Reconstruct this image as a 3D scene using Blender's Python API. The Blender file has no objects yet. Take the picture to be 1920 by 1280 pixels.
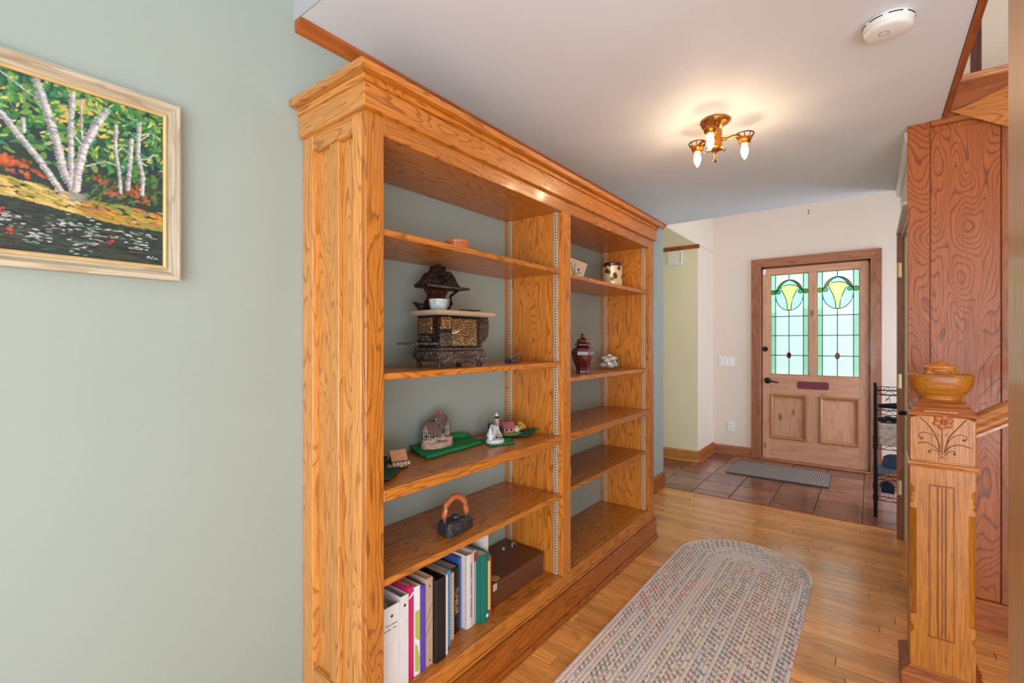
import bpy, bmesh, math, random
import numpy as np
from mathutils import Vector, Matrix, noise as mnoise
S = bpy.context.scene
COL = S.collection
PI = math.pi
R = math.radians
rnd = random.Random(7)

# ---------------------------------------------------------------- camera
H = 1.25
cd = bpy.data.cameras.new('camera'); cam = bpy.data.objects.new('camera', cd); COL.objects.link(cam)
cam.location = (0, 0, H); cam.rotation_euler = (PI/2, 0, 0.653)
cd.sensor_width = 36; cd.lens = 882/1920*36; cd.clip_start = 0.02; cd.clip_end = 100
S.camera = cam

# ---------------------------------------------------------------- world, lights, exposure
S.view_settings.view_transform = 'Standard'; S.view_settings.look = 'None'
S.view_settings.gamma = 1; S.view_settings.use_curve_mapping = False
S.view_settings.exposure = 0.06
w = bpy.data.worlds.new('daylight'); S.world = w; w.use_nodes = True
bg = w.node_tree.nodes['Background']; bg.inputs[0].default_value = (0.86, 0.93, 1.0, 1); bg.inputs[1].default_value = 2.5

def area(name, loc, rot, sx, sy, power, col):
    l = bpy.data.lights.new(name, 'AREA'); l.shape = 'RECTANGLE'; l.size = sx; l.size_y = sy
    l.energy = power; l.color = col
    o = bpy.data.objects.new(name, l); o.location = loc; o.rotation_euler = rot; COL.objects.link(o); return o
# window behind the camera (faces +y), added fills: near room right (faces -x), ceiling, foyer, stairwell
area('window_light_back', (0.9, -3.0, 1.75), (R(90), 0, 0), 3.0, 2.0, 76, (0.92, 0.96, 1.0))
area('near_room_side_fill', (3.05, -0.7, 1.6), (R(90), 0, R(90)), 2.6, 2.0, 13, (0.93, 0.96, 1.0))  # added lamp for the bookcase front; no window is built here
area('ceiling_fill_light', (1.1, -0.9, 0.7), (R(118), 0, R(14)), 2.8, 1.2, 92, (0.84, 0.92, 1.0))  # added upward fill that brightens the low ceiling
area('foyer_top_fill', (-0.4, 4.6, 3.3), (0, 0, 0), 1.4, 0.8, 5, (0.96, 0.98, 1.0))  # added overhead fill for the foyer
area('foyer_side_fill', (1.3, 4.85, 1.1), (R(90), 0, R(90)), 1.1, 1.8, 40, (0.76, 0.84, 1.0))  # added cool light for the far foyer walls; no window is built
area('stairwell_top_fill', (1.0, 2.4, 4.3), (0, R(20), 0), 1.0, 1.0, 16, (1.0, 0.97, 0.93))  # added light shining down the stairwell; no window is built

# ---------------------------------------------------------------- node materials
def srgb(r, g, b):
    f = lambda c: (c/255/12.92 if c/255 <= .04045 else ((c/255+.055)/1.055)**2.4)
    return (f(r), f(g), f(b), 1)
class NT:
    def __init__(s, name):
        s.m = bpy.data.materials.new(name); s.m.use_nodes = True; s.t = s.m.node_tree
        s.p = s.t.nodes['Principled BSDF']; s.out = s.t.nodes['Material Output']
    def n(s, typ, **kw):
        o = s.t.nodes.new(typ)
        for k, v in kw.items():
            if k.startswith('_'): setattr(o, k[1:], v)
            else:
                key = int(k[1:]) if k[0] == 'i' and k[1:].isdigit() else k
                s.set(o.inputs[key], v)
        return o
    def set(s, inp, v):
        if isinstance(v, bpy.types.NodeSocket): s.t.links.new(v, inp)
        elif isinstance(v, bpy.types.Node): s.t.links.new(v.outputs[0], inp)
        else: inp.default_value = v
    def math(s, op, a, b=0.0, c=0.0):
        o = s.n('ShaderNodeMath', _operation=op); s.set(o.inputs[0], a); s.set(o.inputs[1], b); s.set(o.inputs[2], c); return o.outputs[0]
    def vmath(s, op, a, b):
        o = s.n('ShaderNodeVectorMath', _operation=op); s.set(o.inputs[0], a); s.set(o.inputs[1], b); return o.outputs[0]
    def mix(s, f, a, b, mode='MIX'):
        o = s.n('ShaderNodeMix', _data_type='RGBA', _blend_type=mode)
        s.set(o.inputs[0], f); s.set(o.inputs[6], a); s.set(o.inputs[7], b); return o.outputs[2]
    def ramp(s, f, stops, interp='LINEAR'):
        o = s.n('ShaderNodeValToRGB'); cr = o.color_ramp; cr.interpolation = interp
        while len(cr.elements) < len(stops): cr.elements.new(0.5)
        for e, (p, c) in zip(cr.elements, stops): e.position = p; e.color = c if len(c) == 4 else (*c, 1)
        s.set(o.inputs[0], f); return o.outputs[0]
    def noise(s, vec, scale, detail=2, rough=.5, dist=0):
        o = s.n('ShaderNodeTexNoise'); s.set(o.inputs['Vector'], vec); o.inputs['Scale'].default_value = scale
        o.inputs['Detail'].default_value = detail; o.inputs['Roughness'].default_value = rough; o.inputs['Distortion'].default_value = dist
        return o.outputs[0]
    def bump(s, h, strength, dist=.001):
        o = s.n('ShaderNodeBump'); s.set(o.inputs['Height'], h); o.inputs['Strength'].default_value = strength; o.inputs['Distance'].default_value = dist
        s.t.links.new(o.outputs[0], s.p.inputs['Normal'])
    def base(s, c): s.set(s.p.inputs['Base Color'], c)
    def rough(s, v): s.set(s.p.inputs['Roughness'], v)

def plain(name, c, rough=.5, metal=0, var=0, vscale=20, bump=0, bscale=200, coat=0, spec=.5, col2=None):
    k = NT(name); k.rough(rough); k.p.inputs['Metallic'].default_value = metal
    k.p.inputs['Specular IOR Level'].default_value = spec
    if coat: k.p.inputs['Coat Weight'].default_value = coat; k.p.inputs['Coat Roughness'].default_value = .08
    tc = k.n('ShaderNodeTexCoord').outputs['Object']
    if var:
        d = col2 or tuple(x*(1-var) for x in c[:3])+(1,)
        k.base(k.mix(k.ramp(k.noise(tc, vscale, 3), [(.35, (0, 0, 0)), (.65, (1, 1, 1))]), c, d))
    else: k.base(c)
    if bump: k.bump(k.noise(tc, bscale, 3), bump)
    return k.m

def wood(name, light, dark, ring=.6, pore=.4, K=7, rough=.32, coat=.25, var=.12, long=1.3, cross=10, bump=.25, knots=0, porec=None, sharp=.55):
    k = NT(name)
    g = k.n('ShaderNodeAttribute', _attribute_name='g').outputs['Vector']
    oi = k.n('ShaderNodeObjectInfo').outputs['Random']
    off = k.n('ShaderNodeCombineXYZ', i0=k.math('MULTIPLY', oi, 37.0), i1=k.math('MULTIPLY', oi, 91.0), i2=k.math('MULTIPLY', oi, 53.0)).outputs[0]
    v = k.vmath('ADD', g, off)
    v1 = k.vmath('MULTIPLY', v, (long, cross, cross))
    n1 = k.noise(v1, 1.0, 2.2, .42, .35)
    wob = k.math('MULTIPLY', k.noise(k.vmath('MULTIPLY', v, (14, 60, 60)), 1.0, 2), .42/K)
    ph = k.math('FRACT', k.math('MULTIPLY', k.math('ADD', n1, wob), float(K)))
    rg = k.ramp(ph, [(0, (.05, .05, .05)), (sharp, (.12, .12, .12)), (.88, (1, 1, 1)), (.95, (.9, .9, .9)), (1, (.05, .05, .05))])
    pr = k.ramp(k.noise(k.vmath('MULTIPLY', v, (11, 260, 260)), 1.0, 2, .6), [(.42, (0, 0, 0)), (.68, (1, 1, 1))])
    c = k.mix(k.math('MULTIPLY', rg, ring), light, dark)
    c = k.mix(k.math('MULTIPLY', pr, pore), c, porec or dark)
    if knots:
        vo = k.n('ShaderNodeTexVoronoi', _feature='F1'); k.set(vo.inputs['Vector'], k.vmath('MULTIPLY', v, (3.2, 7, 7))); vo.inputs['Scale'].default_value = 1
        c = k.mix(k.ramp(vo.outputs['Distance'], [(0, (knots,)*3), (.10, (knots*.7,)*3), (.16, (0, 0, 0))]), c, srgb(96, 50, 24))
    tone = k.math('ADD', k.math('MULTIPLY', oi, 2*var), 1-var)
    c = k.mix(1.0, c, k.n('ShaderNodeCombineColor', i0=tone, i1=tone, i2=tone).outputs[0], 'MULTIPLY')
    k.base(c); k.rough(k.math('ADD', k.math('MULTIPLY', pr, .12), rough))
    k.p.inputs['Coat Weight'].default_value = coat; k.p.inputs['Coat Roughness'].default_value = .12
    k.bump(k.math('SUBTRACT', 1.0, k.math('ADD', k.math('MULTIPLY', pr, .6), k.math('MULTIPLY', rg, .25))), bump, .0006)
    return k.m

M = {}
M['oak'] = wood('golden_oak', srgb(208, 128, 46), srgb(116, 56, 12), ring=.66, pore=.45, K=24, sharp=.62)
M['oak_pale_lit'] = wood('pale_lit_oak', srgb(216, 150, 76), srgb(136, 76, 24), ring=.66, pore=.42, K=24, sharp=.66)  # oak paled in colour for end faces in frontal light; also alcove baseboard
M['oak_panel'] = wood('panelled_oak', srgb(172, 88, 20), srgb(86, 34, 6), ring=.75, pore=.25, K=58, long=1.15, cross=4.2, sharp=.66, rough=.4, coat=.08)
M['oak_newel'] = wood('quartered_oak', srgb(180, 112, 28), srgb(104, 50, 8), ring=.25, pore=.6, K=5, long=1, cross=16, rough=.36, coat=.08)
M['oak_trim'] = wood('red_brown_trim', srgb(170, 92, 36), srgb(108, 48, 14), ring=.5, pore=.3, K=9, rough=.42, coat=.06)
M['oak_dark'] = wood('dark_walnut_baluster', srgb(98, 50, 40), srgb(48, 20, 20), ring=.6, pore=.3)
M['casing'] = wood('mahogany_tone_casing', srgb(170, 108, 72), srgb(108, 60, 36), ring=.5, pore=.3, K=6)
M['pine'] = wood('scrubbed_pine', srgb(214, 162, 128), srgb(166, 108, 78), ring=.35, pore=.15, K=6, knots=.85, rough=.42, coat=.1)
M['pine_moulding'] = wood('pine_moulding_tone', srgb(188, 128, 74), srgb(140, 84, 44), ring=.4, pore=.2)
M['floor_oak'] = wood('strip_oak', srgb(240, 170, 92), srgb(176, 100, 42), ring=.5, pore=.4, K=7, long=1.6, cross=16, rough=.25, coat=.5, var=.2)
M['rail'] = wood('rail_oak', srgb(196, 128, 74), srgb(130, 72, 34), ring=.5, pore=.4)
M['post'] = wood('satin_maple_jamb', srgb(214, 152, 90), srgb(196, 130, 66), ring=.25, pore=.1, K=4, rough=.35, coat=.2)
M['frame_wood'] = wood('limed_frame', srgb(192, 182, 162), srgb(142, 120, 90), ring=.5, pore=.5, K=5, rough=.5, coat=0, long=3, cross=30)
M['gold'] = plain('gilt_lip', srgb(214, 184, 130), .4, .15, .15)
M['green_wall'] = plain('sage_paint', srgb(156, 168, 163), .55, 0, .03, 3, .06, 350)
M['ceiling'] = plain('ceiling_white', srgb(224, 230, 237), .7, 0, .02, 2, .05, 300)
M['bulk'] = plain('darkened_white', srgb(176, 178, 180), .7)  # ceiling white darkened in colour to offset strong light on the bulkhead
M['cream'] = plain('cream_paint', srgb(240, 232, 200), .6, 0, .02, 3, .04, 300)
M['peach'] = plain('warm_white_paint', srgb(232, 218, 204), .6, 0, .02, 3, .04, 300)
M['well_wall'] = plain('stairwell_paint', srgb(214, 202, 192), .6, 0, .02, 3, .04, 300)
M['white'] = plain('white_plastic', srgb(236, 236, 234), .35)
M['white_trim'] = plain('white_gloss_paint', srgb(240, 240, 238), .25)
M['black'] = plain('black_metal', srgb(22, 22, 24), .35, .3)
M['blackmatte'] = plain('black_matte', srgb(26, 24, 25), .7)
M['steel'] = plain('zinc_strip', srgb(206, 200, 188), .35, .35)
M['brass_pale'] = plain('pale_brass', srgb(226, 210, 168), .3, .6)
M['grout'] = plain('dark_grout', srgb(112, 92, 80), .85, 0, .2, 60)
M['gap'] = plain('plank_gap', srgb(92, 52, 24), .8)
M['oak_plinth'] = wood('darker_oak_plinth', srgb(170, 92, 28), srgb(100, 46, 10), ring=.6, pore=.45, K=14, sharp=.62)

def tile_mat():
    k = NT('terracotta_tile'); tc = k.n('ShaderNodeTexCoord').outputs['Object']; oi = k.n('ShaderNodeObjectInfo').outputs['Random']
    v = k.vmath('ADD', tc, k.n('ShaderNodeCombineXYZ', i0=k.math('MULTIPLY', oi, 33.0), i1=k.math('MULTIPLY', oi, 71.0)).outputs[0])
    a = k.noise(v, 7, 3, .55, .6)
    c = k.ramp(k.math('ADD', k.math('MULTIPLY', a, .7), k.math('MULTIPLY', oi, .3)), [(.25, srgb(100, 62, 54)), (.5, srgb(130, 84, 70)), (.75, srgb(164, 114, 94))])
    k.base(c); k.rough(k.math('ADD', k.math('MULTIPLY', a, .18), .12)); k.p.inputs['Coat Weight'].default_value = .3
    k.bump(k.noise(v, 18, 3), .25, .002); return k.m
M['tile'] = tile_mat()

def speckle(name, c1, c2, scale=260, th=.5, rough=.4, metal=0, bump=0, coat=0):
    k = NT(name); tc = k.n('ShaderNodeTexCoord').outputs['Object']
    a = k.noise(tc, scale, 2); k.base(k.mix(k.ramp(a, [(th-.04, (0, 0, 0)), (th+.04, (1, 1, 1))]), c1, c2)); k.rough(rough)
    k.p.inputs['Metallic'].default_value = metal; k.p.inputs['Coat Weight'].default_value = coat
    if bump: k.bump(a, bump, .002)
    return k.m
def ornate(name, c1, c2, scale=90, metal=.6, rough=.4):
    k = NT(name); tc = k.n('ShaderNodeTexCoord').outputs['Object']
    o = k.n('ShaderNodeTexWave', _wave_type='RINGS'); k.set(o.inputs['Vector'], tc); o.inputs['Scale'].default_value = scale; o.inputs['Distortion'].default_value = 14; o.inputs['Detail'].default_value = 2
    k.base(k.mix(o.outputs['Fac'], c1, c2)); k.p.inputs['Metallic'].default_value = metal; k.rough(rough)
    k.bump(o.outputs['Fac'], .9, .003); return k.m
M['cast'] = ornate('cast_iron_scrolls', srgb(58, 48, 46), srgb(128, 108, 100), 60)
M['cast_dark'] = ornate('dark_cast_iron', srgb(34, 26, 24), srgb(66, 48, 42), 55)
M['cast_bronze'] = ornate('bronzed_scroll_door', srgb(78, 48, 28), srgb(176, 138, 94), 40)
M['cast_red'] = ornate('copper_toned_back_plate', srgb(80, 40, 30), srgb(140, 80, 60), 70)
M['enamel_top'] = plain('buff_cooktop', srgb(186, 166, 140), .4, .2, .15, 30)
M['enamel_pot'] = speckle('speckled_enamel', srgb(206, 214, 212), srgb(120, 140, 144), 420)
M['iron'] = speckle('worn_cast_iron', srgb(78, 76, 84), srgb(52, 50, 56), 120, .5, .45, .4, .3)
M['iron_handle'] = wood('iron_handle_wood', srgb(176, 96, 52), srgb(120, 56, 26), ring=.4, pore=.4)
M['copper'] = plain('polished_wood_bowl', srgb(204, 116, 66), .3, 0, .12, 25, coat=.4)
M['pewter'] = speckle('pewter_lump', srgb(120, 118, 130), srgb(60, 58, 66), 200, .5, .35, .5, .5)
M['burgundy'] = plain('burgundy_glaze', srgb(74, 10, 18), .12, 0, 0, coat=.8)
M['gilt_flower'] = plain('gilt_blossom', srgb(196, 140, 96), .4, .3)
M['felt_green'] = plain('green_felt', srgb(16, 142, 84), .9, 0, .12, 40, .4, 900)
M['felt_dark'] = plain('dark_teal_felt', srgb(6, 84, 64), .9, 0, .12, 40, .4, 900)
M['box_brown'] = plain('brown_enamelled_tin', srgb(104, 62, 44), .38, .1, .05, 8)
M['roof_brown'] = speckle('tiny_shingles', srgb(134, 110, 100), srgb(88, 70, 64), 300, .5, .8, 0, .5)
M['roof_orange'] = plain('ochre_little_roof', srgb(196, 140, 100), .8, 0, .15, 100)
M['roof_pink'] = plain('rose_little_roof', srgb(170, 92, 96), .8, 0, .15, 100)
M['plaster'] = plain('little_house_plaster', srgb(216, 200, 186), .8, 0, .1, 120)
M['pinkwall'] = plain('little_pink_wall', srgb(206, 140, 140), .8, 0, .1, 120)
M['stonebase'] = speckle('little_stone_base', srgb(206, 182, 164), srgb(160, 132, 112), 220, .5, .8, 0, .5)
M['snow'] = speckle('frosted_glitter', srgb(228, 230, 232), srgb(150, 166, 176), 260, .55, .6, 0, .5)
M['timber'] = plain('little_dark_timber', srgb(52, 38, 34), .8)
M['yellow'] = speckle('golden_foliage', srgb(206, 150, 40), srgb(140, 96, 24), 260, .5, .8, 0, .7)
M['lawn'] = plain('little_lawn', srgb(110, 140, 66), .9, 0, .2, 120)
M['tin_print'] = None
M['shell'] = speckle('seashell', srgb(236, 230, 224), srgb(206, 190, 180), 90, .55, .4, 0, .3)
def glass(name, c=(1, 1, 1, 1), rough=0.0, ior=1.45):
    k = NT(name); k.base(c); k.rough(rough); k.p.inputs['Transmission Weight'].default_value = 1; k.p.inputs['IOR'].default_value = ior; return k.m
def thin_glass():
    k = NT('clear_glass'); t = k.n('ShaderNodeBsdfTransparent'); t.inputs[0].default_value = (.94, .96, .96, 1); g_ = k.n('ShaderNodeBsdfGlossy'); g_.inputs['Roughness'].default_value = .03
    f = k.n('ShaderNodeFresnel'); f.inputs[0].default_value = 1.45; m_ = k.n('ShaderNodeMixShader'); m_.inputs[0].default_value = .07; k.set(m_.inputs[1], t.outputs[0]); k.set(m_.inputs[2], g_.outputs[0])
    k.t.links.new(m_.outputs[0], k.out.inputs[0]); return k.m
M['glass'] = thin_glass()
def emit(name, c, s):
    k = NT(name); k.base((0, 0, 0, 1)); k.p.inputs['Emission Color'].default_value = c; k.p.inputs['Emission Strength'].default_value = s; return k.m
M['bulb'] = emit('warm_bulb', (1.0, .70, .42, 1), 120)
M['antique_brass'] = plain('antique_brass', srgb(196, 124, 48), .28, .9, .2, 90)
M['brass_dark'] = plain('dark_brass_gallery', srgb(96, 66, 44), .4, .8)

# ---------------------------------------------------------------- mesh helpers
class B:
    def __init__(s): s.v = []; s.f = []; s.mi = []
    def add(s, vs, fs, m=0):
        o = len(s.v); s.v += [tuple(p) for p in vs]
        for f in fs: s.f.append(tuple(i+o for i in f)); s.mi.append(m)
        return s
    def box(s, a, b, m=0, T=None):
        x0, y0, z0 = a; x1, y1, z1 = b
        vs = [(x0, y0, z0), (x1, y0, z0), (x1, y1, z0), (x0, y1, z0), (x0, y0, z1), (x1, y0, z1), (x1, y1, z1), (x0, y1, z1)]
        if T is not None: vs = [T @ Vector(p) for p in vs]
        return s.add(vs, [(0, 3, 2, 1), (4, 5, 6, 7), (0, 1, 5, 4), (1, 2, 6, 5), (2, 3, 7, 6), (3, 0, 4, 7)], m)
    def prism(s, pts, ax, lo, hi, m=0):
        # pts 2D polygon in the two other axes (cyclic order), extruded along ax
        def P(p, h): return {'x': (h, p[0], p[1]), 'y': (p[0], h, p[1]), 'z': (p[0], p[1], h)}[ax]
        n = len(pts); vs = [P(p, lo) for p in pts]+[P(p, hi) for p in pts]
        return s.add(vs, [tuple(range(n-1, -1, -1)), tuple(range(n, 2*n))]+[(i, (i+1) % n, n+(i+1) % n, n+i) for i in range(n)], m)
    def lathe(s, prof, c=(0, 0, 0), n=24, m=0, sq=0, T=None, flute=0):
        # prof list of (r, z); sq>0 blends towards a rounded square
        vs = []; k = len(prof)
        for (r, z) in prof:
            for i in range(n):
                a = 2*PI*(i+.5)/n; ca, sa = math.cos(a), math.sin(a)
                q = 1.0
                if sq: q = 1/((abs(ca)**sq+abs(sa)**sq)**(1/sq))
                if flute: q *= 1+flute*math.cos(a*10)
                p = Vector((c[0]+r*q*ca, c[1]+r*q*sa, c[2]+z)); vs.append(T @ p if T else p)
        fs = [(j*n+i, j*n+(i+1) % n, (j+1)*n+(i+1) % n, (j+1)*n+i) for j in range(k-1) for i in range(n)]
        if prof[0][0] > 1e-6: fs.append(tuple(range(n-1, -1, -1)))
        if prof[-1][0] > 1e-6: fs.append(tuple((k-1)*n+i for i in range(n)))
        return s.add(vs, fs, m)
    def tube(s, pts, r, n=8, m=0, closed=False, flat=1.0, caps=True):
        pts = [Vector(p) for p in pts]; L = len(pts); vs = []
        up = Vector((0, 0, 1))
        for i, p in enumerate(pts):
            a = pts[(i-1) % L] if (closed or i > 0) else p; b = pts[(i+1) % L] if (closed or i < L-1) else p
            t = (b-a).normalized()
            u = up if abs(t.dot(up)) < .95 else Vector((1, 0, 0))
            e1 = t.cross(u).normalized(); e2 = e1.cross(t).normalized()
            rr = r[i] if isinstance(r, (list, tuple)) else r
            for k in range(n):
                q = 2*PI*k/n; vs.append(p+e1*math.cos(q)*rr+e2*math.sin(q)*rr*flat)
        fs = []
        for i in range(L if closed else L-1):
            j = (i+1) % L
            fs += [(i*n+k, i*n+(k+1) % n, j*n+(k+1) % n, j*n+k) for k in range(n)]
        if not closed and caps: fs += [tuple(range(n-1, -1, -1)), tuple((L-1)*n+k for k in range(n))]
        return s.add(vs, fs, m)
    def ball(s, c, r, n=12, m=0, k=8, T=None):
        if not isinstance(r, (tuple, list)): r = (r, r, r)
        prof = [(math.sin(PI*j/k), -math.cos(PI*j/k)) for j in range(k+1)]
        vs = []
        for (a, z) in prof:
            for i in range(n):
                p = Vector((c[0]+r[0]*a*math.cos(2*PI*i/n), c[1]+r[1]*a*math.sin(2*PI*i/n), c[2]+r[2]*z)); vs.append(T @ p if T else p)
        fs = [(j*n+i, j*n+(i+1) % n, (j+1)*n+(i+1) % n, (j+1)*n+i) for j in range(k) for i in range(n)]
        return s.add(vs, fs, m)
    def T(s, mat): s.v = [tuple(mat @ Vector(p)) for p in s.v]; return s

ORG = {}
def part(name, b, mats, parent=None, grain=None, bevel=0, smooth=False, label=None, kind=None, seg=1):
    if not isinstance(mats, (list, tuple)): mats = [mats]
    me = bpy.data.meshes.new(name)
    V = np.array(b.v, dtype=float)
    lo, hi = V.min(0), V.max(0)
    c = np.array([(lo[0]+hi[0])/2, (lo[1]+hi[1])/2, lo[2]])
    me.from_pydata([tuple(p) for p in (V-c)], [], b.f)
    for m in mats: me.materials.append(m)
    if len(mats) > 1: me.polygons.foreach_set('material_index', b.mi)
    if smooth: me.polygons.foreach_set('use_smooth', [True]*len(me.polygons))
    if grain is None:
        d = hi-lo; grain = 'xyz'[int(np.argmax(d))]
    perm = {'x': (0, 1, 2), 'y': (1, 0, 2), 'z': (2, 0, 1)}[grain]
    g = V[:, perm]-V[:, perm].mean(0)
    g = g+np.array([rnd.uniform(0, 40), rnd.uniform(0, 40), rnd.uniform(0, 40)])
    at = me.attributes.new('g', 'FLOAT_VECTOR', 'POINT'); at.data.foreach_set('vector', g.astype(np.float32).ravel())
    me.update()
    bmm = bmesh.new(); bmm.from_mesh(me); bmesh.ops.recalc_face_normals(bmm, faces=bmm.faces); bmm.to_mesh(me); bmm.free()
    o = bpy.data.objects.new(name, me); COL.objects.link(o)
    org = Vector(c)
    if parent is not None:
        o.parent = parent; o.location = org-ORG[parent.name]
    else: o.location = org
    ORG[o.name] = org
    if bevel:
        md = o.modifiers.new('bevel', 'BEVEL'); md.width = bevel; md.segments = seg; md.limit_method = 'ANGLE'; md.angle_limit = R(35)
        md.harden_normals = False
    if label: o['label'] = label
    if kind: o['kind'] = kind
    return o
def tag(o, label, cat, group=None):
    o['label'] = label; o['category'] = cat
    if group: o['group'] = group
    return o
def thing(name, label, cat, loc=(0, 0, 0), group=None):
    o = bpy.data.objects.new(name, None); COL.objects.link(o); o.location = loc; o.empty_display_size = .05
    ORG[o.name] = Vector(loc); tag(o, label, cat, group); return o
def structure(name, b, m, **kw): return part(name, b, m, kind='structure', **kw)
def copy_tree(src, delta, rotz=0):
    root = src.copy(); COL.objects.link(root); root.location = Vector(src.location)+Vector(delta); root.rotation_euler.z = src.rotation_euler.z+rotz
    def rec(a, b):
        for ch in list(a.children):
            c = ch.copy(); COL.objects.link(c); c.parent = b; rec(ch, c)
    rec(src, root); return root
def text(name, s, size, T, m, parent, ext=.0003):
    cu = bpy.data.curves.new(name, 'FONT'); cu.body = s; cu.size = size; cu.extrude = ext; cu.align_x = 'CENTER'; cu.align_y = 'CENTER'; cu.resolution_u = 2
    o = bpy.data.objects.new(name, cu); COL.objects.link(o)
    dg = bpy.context.evaluated_depsgraph_get(); me = bpy.data.meshes.new_from_object(o.evaluated_get(dg)); bpy.data.objects.remove(o)
    b = B(); b.add([T @ v.co for v in me.vertices], [tuple(p.vertices) for p in me.polygons])
    bpy.data.meshes.remove(me)
    return part(name, b, m, parent)

# ================================================================= ROOM SHELL
WX = -1.43       # face of the sage wall
CZ = 2.25        # low ceiling
YE = 4.02        # end of the low ceiling, start of the tiles
YF = 5.60        # door wall
structure('wall_left', B().box((WX-.12, -3.2, 0), (WX, .754, 3.7)).box((WX-.12, .754, 0), (WX, YE, CZ)), M['green_wall'])
structure('ceiling', B().box((WX-.12, .756, CZ), (.247, YE, CZ+.18)).box((.247, 2.879, CZ), (1.3, YE, CZ+.03)), M['ceiling'])
structure('wall_bulkhead', B().box((WX-.12, .752, CZ), (.247, .756, CZ+.18)).box((WX-.12, .752, CZ+.18), (.247, .80, 3.7)), M['bulk'])
structure('ceiling_near_room', B().box((WX-.12, -3.2, 3.7), (3.3, .80, 3.8)), M['ceiling'])
structure('wall_back', B().box((WX-.12, -3.3, 0), (3.3, -3.2, 3.7)), M['green_wall'])
structure('wall_side_near', B().box((3.2, -3.2, 0), (3.3, 1.0, 3.7)), M['cream'])
structure('wall_return_near', B().box((1.3, .9, 0), (3.3, 1.0, 3.7)), M['cream'])
structure('wall_stair', B().box((1.3, 1.0, 0), (1.4, YE, 4.9)).box((1.3, YE, 3.4), (1.4, 5.8, 4.9)).box((1.36, YE, 0), (1.46, 5.8, 3.4)), M['cream'])
# closet wall on the right: an end at y=2.87 and a door opening
structure('wall_right', B().box((.15, 2.90, 1.93), (.22, 3.86, CZ)).box((.15, 3.86, 0), (.25, YE, CZ)).box((.14, 2.872, 0), (.22, 2.90, CZ)), M['cream'])
# foyer
structure('wall_far', B().box((WX-.05, YF, 0), (-.945, YF+.15, 3.4)).box((-.945, YF, 2.05), (0, YF+.15, 3.4)).box((0, YF, 0), (1.4, YF+.15, 3.4)), M['peach'])
structure('wall_alcove', B().box((-2.7, 5.03, 0), (WX, 5.75, CZ)), [M['cream']])
structure('wall_alcove_side', B().box((WX, 5.035, 0), (WX+.004, YF, CZ)).box((-1.6, YE, CZ+.004), (WX+.004, YF, 3.4)), M['peach'])
structure('ceiling_alcove', B().box((-2.7, YE, CZ-.0), (WX, 5.03, CZ+.1)), M['cream'])
structure('wall_alcove_left', B().box((-2.8, YE-.2, 0), (-2.7, 5.75, CZ)).box((-2.7, YE-.2, 0), (WX-.12, YE-.1, CZ)), M['cream'])
structure('ceiling_foyer', B().box((-1.6, YE-.1, 3.4), (1.5, 5.75, 3.5)), M['ceiling'])
structure('wall_foyer_bulkhead', B().box((-1.6, YE-.1, CZ+.18), (1.3, YE, 3.4)), M['peach'])
# stairwell upstairs
structure('wall_well_back', B().box((-.2, 3.75, CZ+.19), (1.3, 3.85, 4.9)), M['well_wall'])
structure('wall_well_left', B().box((.12, .8, CZ+.19), (.2, 3.75, 4.9)), M['well_wall'])
structure('ceiling_well', B().box((.1, .8, 4.9), (1.4, 3.85, 5.0)), M['ceiling'])
structure('wall_well_near', B().box((.2, .8, 3.0), (1.3, .9, 4.9)), M['well_wall'])

# floors with planks and tiles as pieces
fl = structure('floor', B().box((WX-.1, -3.2, -.06), (3.3, YE-.002, -.012)), M['gap'])
def plank(x0, x1, y0, y1):
    z = rnd.uniform(-.0006, 0.0)
    a = .0010
    b = B(); b.box((x0+a, y0+a, -.012), (x1-a, y1-a, z))
    return part('floor_plank', b, M['floor_oak'], fl, grain='x', bevel=.0008)
PW = .0605; y = YE-.002; n_pl = 0
while y > 0.95 and n_pl < 400:
    y0 = y-PW; xmax = .62 if y > 1.7 else .30
    x = WX+.001-rnd.uniform(0, .6)
    while x < xmax:
        L = rnd.uniform(.45, 1.15); x1 = x+L
        a, c = max(x, WX+.001), min(x1, xmax)
        if c-a > .03 and c > -1.09 or (y > 2.96 and c-a > .03): plank(a, c, y0, y); n_pl += 1
        x = x1
    y = y0
structure('floor_near_room', B().box((WX, -3.2, -.012), (3.3, y, -.0005)).box((.63, y, -.012), (1.3, YE-.002, -.0005)).box((.3, y, -.012), (.63, 1.66, -.0005)), M['floor_oak'], grain='x')
ft = structure('floor_tiled', B().box((-2.7, YE, -.06), (1.4, 5.75, -.006)), M['grout'])
TS = .2855; g = .0028
for iy in range(-1, 6):
    y0 = 4.142+iy*TS; y1 = y0+TS
    for ix in range(-6, 9):
        x0 = -.055+ix*TS+(0 if iy < 2 else 0); x1 = x0+TS
        a0, a1, b0, b1 = max(x0, -2.7), min(x1, 1.36), max(y0, YE), min(y1, YF)
        if a1-a0 < .02 or b1-b0 < .02: continue
        if a0 > .62: continue
        if b0 > 5.03 and a1 < WX: continue
        if b0 > 5.0 and a0 < WX: a0 = max(a0, WX)
        part('floor_tile', B().box((a0+g, b0+g, -.02), (a1-g, b1-g, rnd.uniform(-.0012, 0))), M['tile'], ft, bevel=.003, seg=2)
structure('trim_floor_threshold', B().box((-1.40, YE-.014, -.01), (.13, YE+.002, .003)), M['oak_trim'], bevel=.002)

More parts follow.
